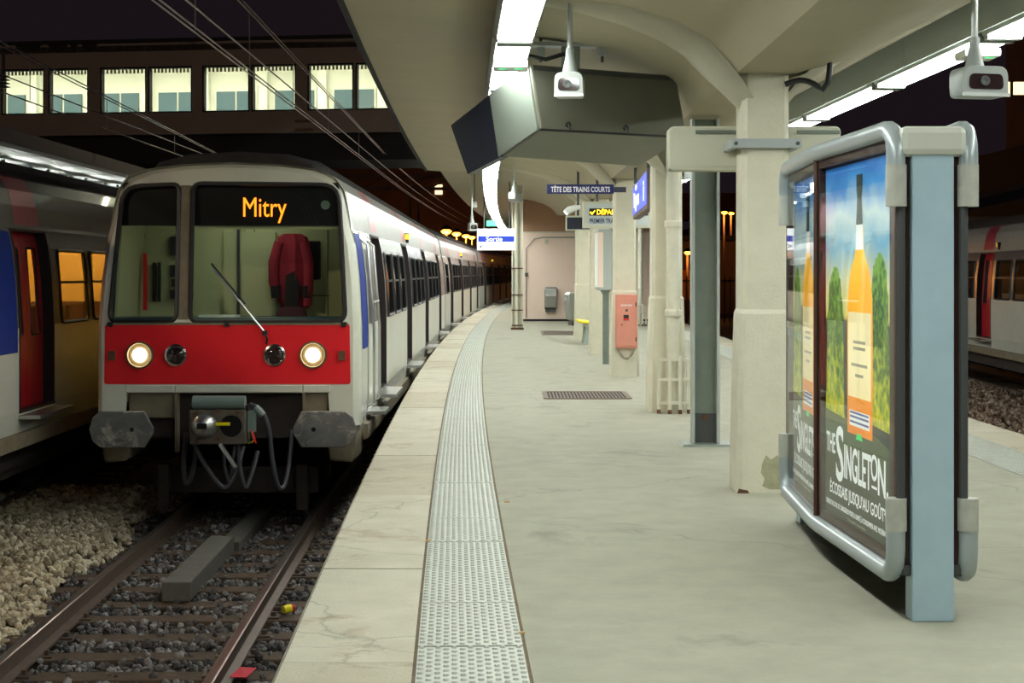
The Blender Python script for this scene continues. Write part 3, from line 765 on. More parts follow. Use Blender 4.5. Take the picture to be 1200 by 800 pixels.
    # automatic coupler
    MB().box(-.30, .28, -.55, -.25, .86, 1.22).build('coupler_head', 'coupler', car, bevel=.015)
    MB().cyl((-.27, -.50, 1.29), (.27, -.50, 1.29), .07, 12).build('coupler_cover', 'hose_green', car, smooth=True)
    MB().box(-.30, .30, -.52, -.3, 1.20, 1.26).build('coupler_lid', 'rubber', car)
    MB().box(-.12, .12, -.25, .3, .92, 1.12).build('coupler_shank', 'under', car)
    MB().lathe([(.135, -.555), (.12, -.60), (.07, -.65), (0, -.66)], lambda a, b, h_: (-.145 + a, h_, 1.05 + b), 18).build('coupler_cone', 'bright', car, smooth=True)
    MB().box(-.20, -.10, -.672, -.64, 1.03, 1.09).build('cone_hook', 'black', car)
    MB().lathe([(.14, -.552), (.14, -.562), (.118, -.562), (.11, -.53), (0, -.53)], lambda a, b, h_: (.13 + a, h_, 1.05 + b), 18).build('coupler_cup', 'coupler', car, smooth=True)
    MB().lathe([(.112, -.556), (0, -.557)], lambda a, b, h_: (.13 + a, h_, 1.05 + b), 18).build('cup_hollow', 'black', car)
    MB().box(-.02, .12, -.60, -.56, 1.06, 1.09).build('coupler_latch', 'yellow', car)
    MB().cyl((.02, -.56, .86), (.21, -.72, .64), .022, 8).build('release_handle', 'bright', car)
    for x, z in ((-.22, 1.19), (0, 1.21), (.2, 1.19), (-.22, .9), (0, .92)): MB().cyl((x, -.57, z), (x, -.54, z), .022, 6).build('bolt', 'rust', car)
    MB().box(.29, .36, -.5, -.36, .98, 1.2).build('connector_box', 'hose_green', car)
    for i, c_ in enumerate(('red', 'lit_none', 'yellow')):
        MB().tube([(.33, -.5, 1.0), (.36, -.53, .95 - .03 * i), (.38 - .04 * i, -.52, .87)], .008, 5).build('wire', 'red' if i == 0 else ('yellow' if i == 2 else 'bright'), car)
    hs = [[(.30, -.4, 1.26), (.42, -.42, 1.2), (.50, -.42, 1.0), (.53, -.40, .7), (.58, -.35, .42), (.64, -.3, .40), (.68, -.2, .62), (.68, .0, .95)],
          [(-.28, -.4, .86), (-.2, -.42, .7), (-.05, -.42, .47), (.05, -.40, .40), (.14, -.35, .55), (.2, -.2, .8)],
          [(.18, -.42, .86), (.2, -.42, .6), (.25, -.4, .40), (.3, -.35, .5), (.35, -.2, .75)],
          [(-.4, -.2, .95), (-.42, -.25, .6), (-.38, -.28, .42), (-.32, -.25, .55), (-.3, -.1, .9)],
          [(.03, -.4, .86), (.04, -.42, .62), (.09, -.38, .46), (.1, -.2, .8)]]
    for i, h_ in enumerate(hs):
        P = [Vector(p) for p in h_]; out = []
        for j in range(len(P) - 1):
            p_, a, b, n_ = P[max(j - 1, 0)], P[j], P[j + 1], P[min(j + 2, len(P) - 1)]
            for q in range(5):
                t = q / 5; out.append(.5 * (2 * a + (b - p_) * t + (2 * p_ - 5 * a + 4 * b - n_) * t * t + (3 * a - p_ - 3 * b + n_) * t ** 3))
        out.append(P[-1])
        MB().tube(out, .026 if i != 4 else .018, 8).build('air_hose', 'hose', car, smooth=True)
    MB().cyl((.36, -.43, 1.235), (.44, -.43, 1.15), .038, 10).build('hose_collar', 'hose_green', car)
    MB().box(-.9, .9, .5, .58, .22, .5).build('rail_guard', 'under', car)
    for s in (-1, 1): MB().box(s * .75 - .06, s * .75 + .06, .3, .45, .06, .55).build('guard_iron', 'under', car)
    # cab side: blue panel, cab door grab rails
    for s in (1, -1):
        bp = MB(); shell(bp, blue[0], blue[1], s, [], (1.80, 3.06), -.006); bp.m = [0] * len(bp.m); bp.build('blue_panel', 'blue', car)
        if not interior: continue
        cd_ = MB(); shell(cd_, 1.0, 1.72, s, [], (1.0, 3.10), -.005); cd_.m = [0] * len(cd_.m); cd_.build('cab_door', 'white', car)
        cw = MB(); shell(cw, 1.12, 1.6, s, [], (2.05, 2.9), -.009); cw.m = [0] * len(cw.m); cw.build('cab_door_window', 'black', car)
        for y in (.98, 1.78):
            MB().tube([(s * px_(1.1), y, 1.12), (s * (px_(1.2) + .07), y, 1.16), (s * (px_(2.0) + .07), y, 2.0), (s * (px_(2.95) + .07), y, 2.95), (s * px_(3.0), y, 3.0)], .017, 8).build('grab_rail', 'bright', car, smooth=True)
        MB().tube([(s * (px_(2.3) + .07), .98, 2.3), (s * (px_(2.3) + .07), 1.78, 2.3)], .012, 6).build('grab_rail', 'bright', car)
        MB().box(*sorted((s * 1.30, s * 1.60)), 1.05, 1.7, 1.02, 1.06).build('cab_step', 'bright', car)
    if not interior: return
    # cab interior
    MB().prism([(1.32, 1.2), (1.32, 2.3), (1.2, 3.2), (1.1, 3.5), (-1.1, 3.5), (-1.2, 3.2), (-1.32, 2.3), (-1.32, 1.2)], lambda a, b, d: (a, d, b), 1.5, 1.54).build('cab_back_wall', 'cab_wall', car)
    for s in (-1, 1): MB().hexa([(s * 1.36, .40, 1.2), (s * 1.33, .40, 1.2), (s * 1.33, 1.5, 1.2), (s * 1.36, 1.5, 1.2), (s * 1.24, .40, 3.3), (s * 1.21, .40, 3.3), (s * 1.21, 1.5, 3.3), (s * 1.24, 1.5, 3.3)]).build('cab_side_lining', 'cab_wall2', car)
    MB().box(-1.2, 1.2, .4, 1.5, 3.42, 3.46).build('cab_ceiling', 'cab_wall', car)
    MB().box(-.5, .5, .85, 1.0, 3.39, 3.42).build('cab_fill_light', emit('cab_fill_light', (.95, 1, .80), 4.5), car)  # added glowing strip that brightens the cab, no known fitting
    MB().box(-1.30, 1.30, .06, .62, 1.5, 2.15).build('driver_console', 'console', car, bevel=.03)
    MB().box(-.36, .05, .25, .5, 2.15, 2.17).build('papers', 'sign_white', car)
    MB().box(-.30, .30, 1.44, 1.5, 1.3, 3.1).build('cab_wall_door', 'cab_wall2', car)
    MB().box(-.14, -.11, 1.40, 1.5, 1.6, 3.3).build('door_post', 'cab_dark', car)
    MB().box(.62, .82, 1.46, 1.5, 2.55, 3.0).build('door_port', 'black', car, bevel=.02)
    for x in (.05, .9): MB().box(x - .004, x + .004, 1.49, 1.5, 1.4, 3.35).build('panel_joint', 'cab_dark', car)
    MB().box(.4, .92, 1.49, 1.5, 2.36, 2.37).build('panel_joint', 'cab_dark', car)
    MB().box(-.20, -.06, 1.46, 1.5, 1.6, 3.3).build('relay_panel', 'cab_wall2', car)
    for x, z0, z1 in ((-.79, 2.83, 3.05), (-.79, 2.58, 2.72), (-.86, 2.47, 2.56), (-.79, 2.33, 2.43)):
        MB().box(x - (.13 if x > -.8 else .04), x + (.13 if x > -.8 else .04), 1.44, 1.5, z0, z1).build('equipment_panel', 'cab_dark', car)
    for x in (-1.06, -1.12): MB().box(x, x + .025, 1.44, 1.5, 2.3, 2.75).build('slot', 'black', car)
    MB().box(-1.2, -1.16, 1.30, 1.36, 2.2, 2.85).build('fire_tool', 'red', car)
    MB().prism([(-.44, 3.14), (1.25, 3.14), (1.15, 3.6), (-.44, 3.64)], lambda a, b, d: (a, d, b), .19, .36).build('destination_box', 'black', car)
    MB().prism([(-1.25, 3.14), (-.52, 3.14), (-.52, 3.64), (-1.15, 3.6)], lambda a, b, d: (a, d, b), .19, .36).build('sun_blind', 'black', car)
    MB().box(-.36, 1.18, .24, .27, 3.10, 3.14).build('blind_edge', 'cab_wall', car)
    text('Mitry', .30, frame((.36, .180, 3.235), (1, 0, 0), (0, 0, 1)), 'led', car, 'destination_text', 'CENTER', .74, 0)
    MB().lathe([(.05, 0), (.05, .02), (0, .02)], lambda a, b, h_: (1.02 + a, .19 - h_, 3.36 + b), 14).build('cab_indicator', 'hose_green', car)
    # driver's seat
    MB().box(.30, .72, .9, 1.3, 1.75, 1.86).build('driver_seat', 'seat', car, bevel=.04)
    MB().loft([[(x, 1.25, z) for x, z in roundpoly([(.28, 1.8), (.74, 1.8), (.66, 2.24), (.36, 2.24)], .08)], [(x, 1.36, z) for x, z in roundpoly([(.28, 1.8), (.74, 1.8), (.66, 2.24), (.36, 2.24)], .08)]]).build('seat_back', 'seat', car)
T1 = thing('commuter_train', 'white train with red nose, lit headlamps and Mitry display', 'train', (-3.03, 16.6, RAIL))
x_end = track(42.2); T1.rotation_euler = (0, 0, -math.atan2(x_end + 3.03, 25.6))
first_car = make_car('carriage', 25.6, CAR_D, .34, T1, bays(CAR_D, 25.6, 0))
make_front(first_car)
# following carriages
mid = make_car('carriage', 24.9, MID_D, 0, T1, bays(MID_D, 24.9, 0) + [(.5, 1.6), (23.2, 24.3)])
inv = Matrix.Translation(T1.location) @ T1.rotation_euler.to_matrix().to_4x4(); inv = inv.inverted()
d = 42.7
for i in range(6):
    c = mid if i == 0 else copy_tree(mid, T1)
    dx = track(d + 24.9) - track(d)
    Mw = Matrix.Translation((track(d), d, RAIL)) @ Matrix.Rotation(-math.atan2(dx, 24.9), 4, 'Z')
    c.matrix_local = inv @ Mw
    g_ = MB().box(-1.0, 1.0, -.5, 0, 1.1, 3.6).build('gangway_bellows', 'rubber', c if False else T1); g_.matrix_local = inv @ Mw
    d += 25.35
# jacket hanging in the cab
Jm = Matrix.Translation(T1.location) @ T1.rotation_euler.to_matrix().to_4x4()
jo = thing('jacket', 'red and black jacket hanging inside the driving cab', 'jacket', Jm @ Vector((.48, 1.38, 2.1)), T1.rotation_euler.z)
m = MB(); rr = []
for z, hw, th, cx in ((.98, .10, .04, .02), (.94, .17, .06, .02), (.85, .19, .07, .03), (.65, .20, .08, .03), (.45, .22, .08, .02), (.25, .20, .07, .03), (.12, .15, .05, .05)):
    rr.append([(cx + hw * math.cos(2 * PI * k / 14) * (1 + .06 * math.sin(5 * k + z * 9)), th * math.sin(2 * PI * k / 14) * (1 + .3 * math.sin(3 * k)), z) for k in range(14)])
m.loft(rr).build('jacket_body', 'jacket', jo, smooth=True)
for s in (-1, 1):
    MB().tube([(s * .14 + .02, -.04, .88), (s * .20 + .02, -.07, .65), (s * .20 + .02, -.08, .42), (s * .18 + .03, -.08, .30 if s < 0 else .15)], [.06, .062, .058, .05], 10).build('sleeve', 'jacket', jo, smooth=True)
    MB().tube([(s * .18 + .02, -.08, .38), (s * .18 + .03, -.08, .24)], [.062, .056], 10).build('cuff', 'jacket_black', jo, smooth=True)
MB().prism([(-.06, .12), (.1, .12), (.12, .4), (.06, .55), (-.04, .5)], lambda a, b, d: (a, d, b), -.10, -.06).build('lining', 'jacket_black', jo)

# left train: same stock, saloon lamps lit
T2 = thing('commuter_train', 'dark train at the left edge with amber lit windows', 'train')
lead = make_car('carriage', 25.6, [2.6, 8.6, 14.9, 21.9], .34, T2, bays([2.6, 8.6, 14.9, 21.9], 25.6, 0), roofmat='roof_shade_grime')
make_front(lead, False, (.5, 1.88))
xs, ys_ = ltrack(14.3), 14.3
T2.location = (xs, ys_, RAIL); T2.rotation_euler = (0, 0, -math.atan2(ltrack(40) - xs, 25))
box('saloon_wall', 'amber', lead, -1.24, -1.20, 2, 25, 1.2, 3.3); box('saloon_ceiling', 'amber', lead, -1.15, 1.15, 2, 25, 3.5, 3.53)
for y in (3.9, 4.6, 5.5, 6.4): box('saloon_seat', 'seat', lead, .2, 1.2, y, y + .12, 1.2, 2.25, bevel=.03)
for y in (2.2, 3.1, 4.2, 7.5, 8.6, 9.7): MB().cyl((.75, y, 1.16), (.75, y, 3.4), .02, 8).build('saloon_pole', 'yellow', lead)
sl = MB().box(-.4, -.2, 2.1, 24, 3.44, 3.47).build('saloon_lamp', emit('saloon_glow', (1, .58, .13), 16), lead)
c = copy_tree(mid, T2); c.matrix_local = Matrix.Translation((0, 26.1, 0))
# right train
T3 = thing('commuter_train', 'parked train at the right edge with a crimson door', 'train')
c3 = copy_tree(mid, T3); c3.matrix_local = Matrix.Rotation(PI, 4, 'Z')
dr = 35.1
T3.rotation_euler = (0, 0, -math.atan(RTS)); T3.location = (rtrack2(dr - 2.2) , dr - 2.2 + 24.9 - 15.6 + 2.2 - 0, RAIL)
T3.location.x = rtrack2(T3.location.y)

# ================================================================ OVERHEAD WIRES
def catenary(label, X0, zs, D0, D1, follow):
    t = thing('overhead_wire', label, 'overhead wire', (0, 0, 0))
    n = 30
    for nm, (x, za, zb, r) in zs:
        pts = []
        for i in range(n + 1):
            D = D0 + (D1 - D0) * i / n; k = (D - 12) / 26
            pts.append((X0 + x + follow(D), D, za + (zb - za) * k if nm == 'contact_wire' else za + (zb - za) * min(1, max(0, k)) ))
        MB().tube(pts, r, 5).build(nm, 'wire', t)
    zc = zs[0][1][1]; zm = zs[-1][1]
    for D in (14.5, 17.5, 21, 25, 30):
        k = min(1, (D - 12) / 26); MB().cyl((X0 + follow(D), D, zc), (X0 + follow(D), D, zm[1] + (zm[2] - zm[1]) * k), .006, 4).build('dropper', 'wire', t)
    return t
fol = lambda D: 0 if D < 36 else .00045 * (D - 36) ** 2
catenary('overhead wires above the red-nosed train', -2.95, [('contact_wire', (-.03, 3.76, 3.74, .009)), ('contact_wire', (.03, 3.76, 3.74, .009)), ('auxiliary_wire', (0, 3.97, 3.95, .010)), ('messenger_wire', (0, 4.48, 4.22, .010)), ('messenger_wire', (.05, 4.48, 4.2, .008))], 7, 90, fol)
catenary('overhead wires above the dark train at left', -6.5, [('contact_wire', (-.03, 3.82, 3.80, .010)), ('contact_wire', (.03, 3.80, 3.78, .008)), ('auxiliary_wire', (0, 4.04, 3.98, .010)), ('messenger_wire', (0, 4.60, 4.05, .010)), ('messenger_wire', (.06, 4.5, 4.0, .008))], 9, 60, fol)
t = thing('insulator', 'dark insulator hanging on the wires at the upper left', 'insulator', at(4, 92, 20))
MB().cyl((0, 0, 0), (0, 0, .45), .02, 8).build('rod', 'soot', t)
for q in range(4): MB().lathe([(.03, q * .045), (.09, q * .045 + .01), (.03, q * .045 + .03)], lambda a, b, h: (a, b, h - .12), 12).build('shed', 'soot', t)

# ================================================================ FOOTBRIDGE WITH LIT CORRIDOR
BD, BS = 36.0, 50.7
A = at(-40, 131, 36.9); B_ = at(520, 131, 35.3)
ang = math.atan2(B_.y - A.y, B_.x - A.x)
FB = thing('footbridge', 'enclosed footbridge with brightly lit windows over the tracks', 'footbridge', (A.x, A.y, 0), ang)
Lb = (B_ - A).length + 3
def bx(name, m_, a, b, y0, y1, z0, z1, par=None, bev=0): return box(name, m_, par or FB, a, b, y0, y1, z0, z1, bevel=bev)
ZW0, ZW1 = 5.22, 6.30
wall_lo = bx('lower_wall', 'brick_dark', -6, Lb, 0, .25, 4.72, ZW0)
bx('soffit_beam', 'soot', -6, Lb, .3, 3.3, 4.10, 4.75)
bx('upper_wall', 'brick_dark', -6, Lb, 0, .25, ZW1, 6.88)
bx('coping', 'soot', -6, Lb, -.08, .33, 6.86, 6.94)
bx('corridor_floor', 'bridge_in', -6, Lb, .25, 3.2, 4.9, 5.0)
bx('corridor_ceiling', 'bridge_in', -6, Lb, .25, 3.2, 6.55, 6.65)
bx('roof', 'soot', -6, Lb, 0, 3.4, 6.66, 6.80)
back = bx('back_wall', 'bridge_in', -6, Lb, 3.1, 3.2, 5.0, 6.6)
s_px = (B_ - A).length / 560.0
def bxp(px): return (px + 40) * s_px
pairs = [(-120, -68), (-66, -14), (3, 55), (60, 108), (122, 177), (179, 231), (243, 298), (300, 352), (365, 418), (420, 472), (486, 540)]
prev = -6
for i, (a, b) in enumerate(pairs):
    xa, xb = bxp(a), bxp(b)
    if xa > prev: bx('pier', 'brick_dark', prev, xa, 0, .25, ZW0, ZW1)
    fm = MB(); t_ = .035
    fm.box(xa, xa + t_, .02, .2, ZW0, ZW1); fm.box(xb - t_, xb, .02, .2, ZW0, ZW1); fm.box(xa, xb, .02, .2, ZW0, ZW0 + t_); fm.box(xa, xb, .02, .2, ZW1 - t_, ZW1)
    wf = fm.build('window_frame', 'soot', FB)
    MB().add([(xa + t_, .1, ZW0 + t_), (xb - t_, .1, ZW0 + t_), (xb - t_, .1, ZW1 - t_), (xa + t_, .1, ZW1 - t_)], [(0, 1, 2, 3)]).build('window_pane', 'clear', wf)
    # ribbed blind head
    bl = MB(); n = 12
    for q in range(n):
        w_ = (xb - xa) / n; bl.box(xa + q * w_ + .01, xa + q * w_ + w_ * .6, .14, .16, ZW1 - .13, ZW1 - .04)
    bl.build('blind_head', 'tanplate', wf)
    prev = xb
bx('pier', 'brick_dark', prev, Lb, 0, .25, ZW0, ZW1)
k = 0; x = -5.5
while x < Lb:
    wdt = 1.0
    fm = bx('corridor_window', 'bridge_in', x - .06, x + wdt + .06, 3.04, 3.1, 5.1, 6.2)
    bx('corridor_pane', 'bridge_blue', x, x + wdt / 2 - .03, 3.0, 3.04, 5.1, 6.05, fm)
    bx('corridor_pane', 'bridge_blue', x + wdt / 2 + .03, x + wdt, 3.0, 3.04, 5.1, 6.05, fm)
    bx('corridor_pillar', 'bridge_in', x + wdt + .12, x + wdt + .34, 2.9, 3.1, 5.0, 6.55)
    x += 1.52
for i in range(9):
    x = -5 + i * 2.4
    tl = bx('corridor_lamp', emit('corridor_lamp', (1, .98, .80), 20) if i == 0 else bpy.data.materials['corridor_lamp'], x, x + 2.0, 1.5, 1.75, 6.50, 6.55)
bx('cable_bracket', 'rust', bxp(352), bxp(373), -.1, 0, 4.75, 4.80); bx('cable_bracket', 'rust', bxp(352), bxp(373), -.1, 0, 4.95, 5.0)
# soot streaks under the coping: irregular plates of flaked render
for a, b, h in ((20, 52, .16), (60, 84, .2), (86, 96, .22), (100, 120, .18)):
    MB().prism([(bxp(a), 6.86), (bxp(b), 6.86), (bxp(b) - .08, 6.86 - h * .7), (bxp((a + b) / 2), 6.86 - h), (bxp(a) + .07, 6.86 - h * .6)], lambda u, v, d: (u, d, v), -.01, .0).build('flaked_render', 'soot', FB)

# ================================================================ LEFT PLATFORM CANOPY
LC = thing('platform_canopy', 'neighbouring platform canopy with pale lit underside at far left', 'canopy', (-8.1, 22, 0))
lx = lambda D: -8.05 - .01 * (D - 24)
MB().loft([[(lx(D), D, 3.5), (lx(D) - 4, D, 3.42), (lx(D) - 4, D, 3.75), (lx(D), D, 3.75)] for D in (6, 24, 48)]).build('slab', 'sign_white', LC, (-8.1, 22, 0))
MB().loft([[(lx(D) + .001, D, 3.60), (lx(D) + .06, D, 3.56), (lx(D) + .06, D, 3.80), (lx(D) - .3, D, 3.88), (lx(D) - 4.0, D, 3.86), (lx(D) - 4, D, 3.76)] for D in (6, 24, 48)]).build('gutter', 'brick_dark', LC, (-8.1, 22, 0))
for i in range(7):  # unseen tubes assumed from the pale underside, bare so they light it
    t = thing('assumed_strip_light', 'assumed bare fluorescent tube under the far left canopy', 'light', (-8.75, 19 + 2.6 * i, 3.22), 0, 'assumed bare tubes under the far left canopy')
    MB().cyl((0, 0, 0), (0, 1.5, 0), .025, 8).build('tube', 'bare_tube', t); MB().box(-.04, .04, -.05, 1.55, .09, .15).build('batten', 'lamp_house', t)
    for y in (-.04, 1.5): MB().box(-.03, .03, y, y + .04, -.03, .23).build('end_cap', 'lamp_house', t)
lp = box('platform', 'asphalt', None, -14, -8.28, 4, 70, -1.5, 0); tag(struct(lp), 'neighbouring platform at far left', None)

# ================================================================ MONITOR CABINET
yaw, tau = R(30), R(15.7)
u = Vector((math.cos(yaw), math.sin(yaw), 0)); v = Vector((-math.sin(yaw), math.cos(yaw), 0)); zz = Vector((0, 0, 1))
dv = v * math.cos(tau) - zz * math.sin(tau); hv = -(v * math.sin(tau) + zz * math.cos(tau))
T0 = Vector((.14, 12.1, 3.125)); MW, MD1, MD2, MH = 1.40, .62, 1.36, .55
MO = T0 + u * .7 + v * .5; MO.z = 2.3
mc = thing('monitor_cabinet', 'grey steel twin-monitor cabinet hanging tilted from the canopy', 'monitor cabinet', MO)
def mp(a, b, c): return T0 + u * a + dv * b + hv * c - MO
m = MB().hexa([mp(0, MD1, MH), mp(MW, MD1 + .1, MH), mp(MW, 0, MH), mp(0, 0, MH), mp(0, MD1, 0), mp(MW, MD1 + .1, 0), mp(MW, 0, 0), mp(0, 0, 0)]); m.build('case', 'grey_box', mc, bevel=.02)
m = MB().hexa([mp(-.004, MD1 + .03, MH - .01), mp(-.004, .02, MH - .01), mp(-.012, .02, MH - .01), mp(-.012, MD1 + .03, MH - .01), mp(-.004, MD1 + .03, .0), mp(-.004, .02, .0), mp(-.012, .02, .0), mp(-.012, MD1 + .03, .0)]); m.build('end_panel', 'grey_box_lid', mc)
m = MB().hexa([mp(-.006, MD2 - .17, MH - .05), mp(.06, MD2 - .17, MH - .05), mp(.06, MD1 - .01, MH), mp(-.006, MD1 - .01, MH), mp(-.006, MD2, .01), mp(.06, MD2, .01), mp(.06, MD1 - .01, 0), mp(-.006, MD1 - .01, 0)]); m.build('side_hood', 'navy', mc)
if 0: m = MB().hexa([mp(MW - .06, MD2, MH - .08), mp(MW, MD2, MH - .08), mp(MW, MD1, MH), mp(MW - .06, MD1, MH), mp(MW - .06, MD2, .01), mp(MW, MD2, .01), mp(MW, MD1, 0), mp(MW - .06, MD1, 0)])
m = MB().hexa([mp(0, MD2, .02), mp(MW, MD2, .02), mp(MW, MD1, .02), mp(0, MD1, .02), mp(0, MD2, 0), mp(MW, MD2, 0), mp(MW, MD1, 0), mp(0, MD1, 0)]); m.build('top_hood', 'navy', mc)
m = MB().hexa([mp(.08, MD1 + .12, MH - .06), mp(MW - .08, MD1 + .12, MH - .06), mp(MW - .08, MD1 + .05, MH - .06), mp(.08, MD1 + .05, MH - .06), mp(.08, MD1 + .12, .06), mp(MW - .08, MD1 + .12, .06), mp(MW - .08, MD1 + .05, .06), mp(.08, MD1 + .05, .06)]); m.build('screen', 'black', mc)
m = MB().hexa([mp(.02, -.008, .02), mp(MW - .02, -.008, .02), mp(MW - .02, 0, .02), mp(.02, 0, .02), mp(.02, -.008, .055), mp(MW - .02, -.008, .055), mp(MW - .02, 0, .055), mp(.02, 0, .055)]); m.build('lid_seam', 'dark_steel', mc)
for a in (.26, .80, 1.30):
    p = mp(a, -.02, MH - .055); q = mp(a, 0, MH - .055)
    MB().cyl(p, q, .022, 8).build('latch', 'rubber', mc); MB().tube([p, p + hv * .05], .01, 6).build('latch_lever', 'rubber', mc)
for b in (.02,): m = MB().hexa([mp(.0, -.006, MH - .012), mp(MW, -.006, MH - .012), mp(MW, .004, MH - .012), mp(0, .004, MH - .012), mp(.0, -.006, MH + .004), mp(MW, -.006, MH + .004), mp(MW, .004, MH + .004), mp(0, .004, MH + .004)]); m.build('bottom_seam', 'rubber', mc)
pc = T0 + u * .55 + dv * .30 - MO
MB().box(pc.x - .075, pc.x + .075, pc.y - .06, pc.y + .06, pc.z - .05, 3.40 - MO.z).build('hanger_post', 'steel_post', mc, bevel=.01)
MB().box(pc.x - .14, pc.x + .14, pc.y - .1, pc.y + .1, pc.z - .0, pc.z + .03).build('hanger_foot', 'grey_box', mc)
ht = 3.385 - MO.z
MB().hexa([(pc.x - .30, pc.y - .14, ht - .06), (pc.x + .32, pc.y - .02, ht - .06), (pc.x + .30, pc.y + .12, ht - .06), (pc.x - .32, pc.y + .0, ht - .06), (pc.x - .30, pc.y - .14, ht - .03), (pc.x + .32, pc.y - .02, ht - .03), (pc.x + .30, pc.y + .12, ht - .03), (pc.x - .32, pc.y + .0, ht - .03)]).build('ceiling_plate', 'strap', mc)
for a in (-.24, .26):
    MB().cyl((pc.x + a, pc.y, ht - .18), (pc.x + a, pc.y, ht + .03), .012, 6).build('threaded_rod', 'dark_steel', mc)
    MB().box(pc.x + a - .03, pc.x + a + .03, pc.y - .03, pc.y + .03, ht - .13, ht - .06).build('clamp', 'strap', mc)
MB().tube([(pc.x - .05, pc.y - .06, ht - .12), (pc.x - .2, pc.y - .1, ht - .17), (pc.x - .4, pc.y - .1, ht - .13), (pc.x - .52, pc.y, ht - .04)], .018, 7).build('supply_cable', 'cable', mc, smooth=True)

# ================================================================ SIGN CASE ON THE NEAREST COLUMN
P0 = at(783, 200, 11.05); P1 = at(985, 148, 11.05)
sc = thing('sign_case', 'cream back of an illuminated sign case strapped to the nearest column', 'sign', ((P0.x + P1.x) / 2, 11.1, P0.z))
hw, hh = (P1.x - P0.x) / 2, P1.z - P0.z
MB().prism(roundpoly([(-hw, 0), (hw, 0), (hw, hh), (-hw, hh)], .05), lambda a, b, d: (a, d, b), -.07, .10).build('case', 'cream', sc, bevel=.012)
MB().prism(roundpoly([(-hw + .035, .03), (hw - .035, .03), (hw - .035, hh - .06), (-hw + .035, hh - .06)], .02), lambda a, b, d: (a, d, b), -.078, -.06).build('back_panel', 'cream', sc)
for a in (-.42, .30): MB().box(a, a + .3, -.085, -.06, hh - .055, hh - .03).build('hinge_slot', 'steel_post', sc)
MB().box(-.24, .24, -.50, -.488, .125, .19).build('strap', 'strap', sc, bevel=.004)
for s in (-1, 1):
    MB().box(s * .22 - .02, s * .22 + .02, -.49, -.08, .13, .185).build('strap_arm', 'strap', sc)
    MB().cyl((s * .21, -.51, .157), (s * .21, -.48, .157), .014, 6).build('bolt', 'dark_steel', sc)
MB().prism(roundpoly([(-hw + .04, .035), (hw - .04, .035), (hw - .04, hh - .05), (-hw + .04, hh - .05)], .03), lambda a, b, d: (a, d, b), .10, .105).build('sign_face', 'sign_white', sc)
# strap wraps the column: shift it to the column centre
dxs = 1.735 - sc.location.x
for o in sc.children:
    if o.name.split('.')[0] in ('strap', 'strap_arm', 'bolt'): o.location.x += dxs

# grey steel post
PD = 13.6; gp = thing('steel_post', 'grey green steel channel post on a base plate behind the nearest column', 'post', (at(826, 515, PD).x, PD, 0))
MB().box(-.11, .11, .02, .035, .02, 2.84).build('web', 'steel_post', gp)
for s in (-1, 1): MB().box(s * .108 - .012, s * .108 + .012, -.08, .08, .02, 2.84).build('flange', 'steel_lip', gp)
MB().box(-.10, .10, -.0, .025, .02, .27).build('foot_cover', 'dark_steel', gp)
MB().cyl((0, -.03, .24), (0, .02, .24), .025, 8).build('bolt', 'rust', gp)
MB().hexa([(-.22, -.2, 0), (.24, -.2, 0), (.24, .18, 0), (-.22, .18, 0), (-.2, -.18, .02), (.22, -.18, .02), (.22, .16, .02), (-.2, .16, .02)]).build('base_plate', 'steel_post', gp)

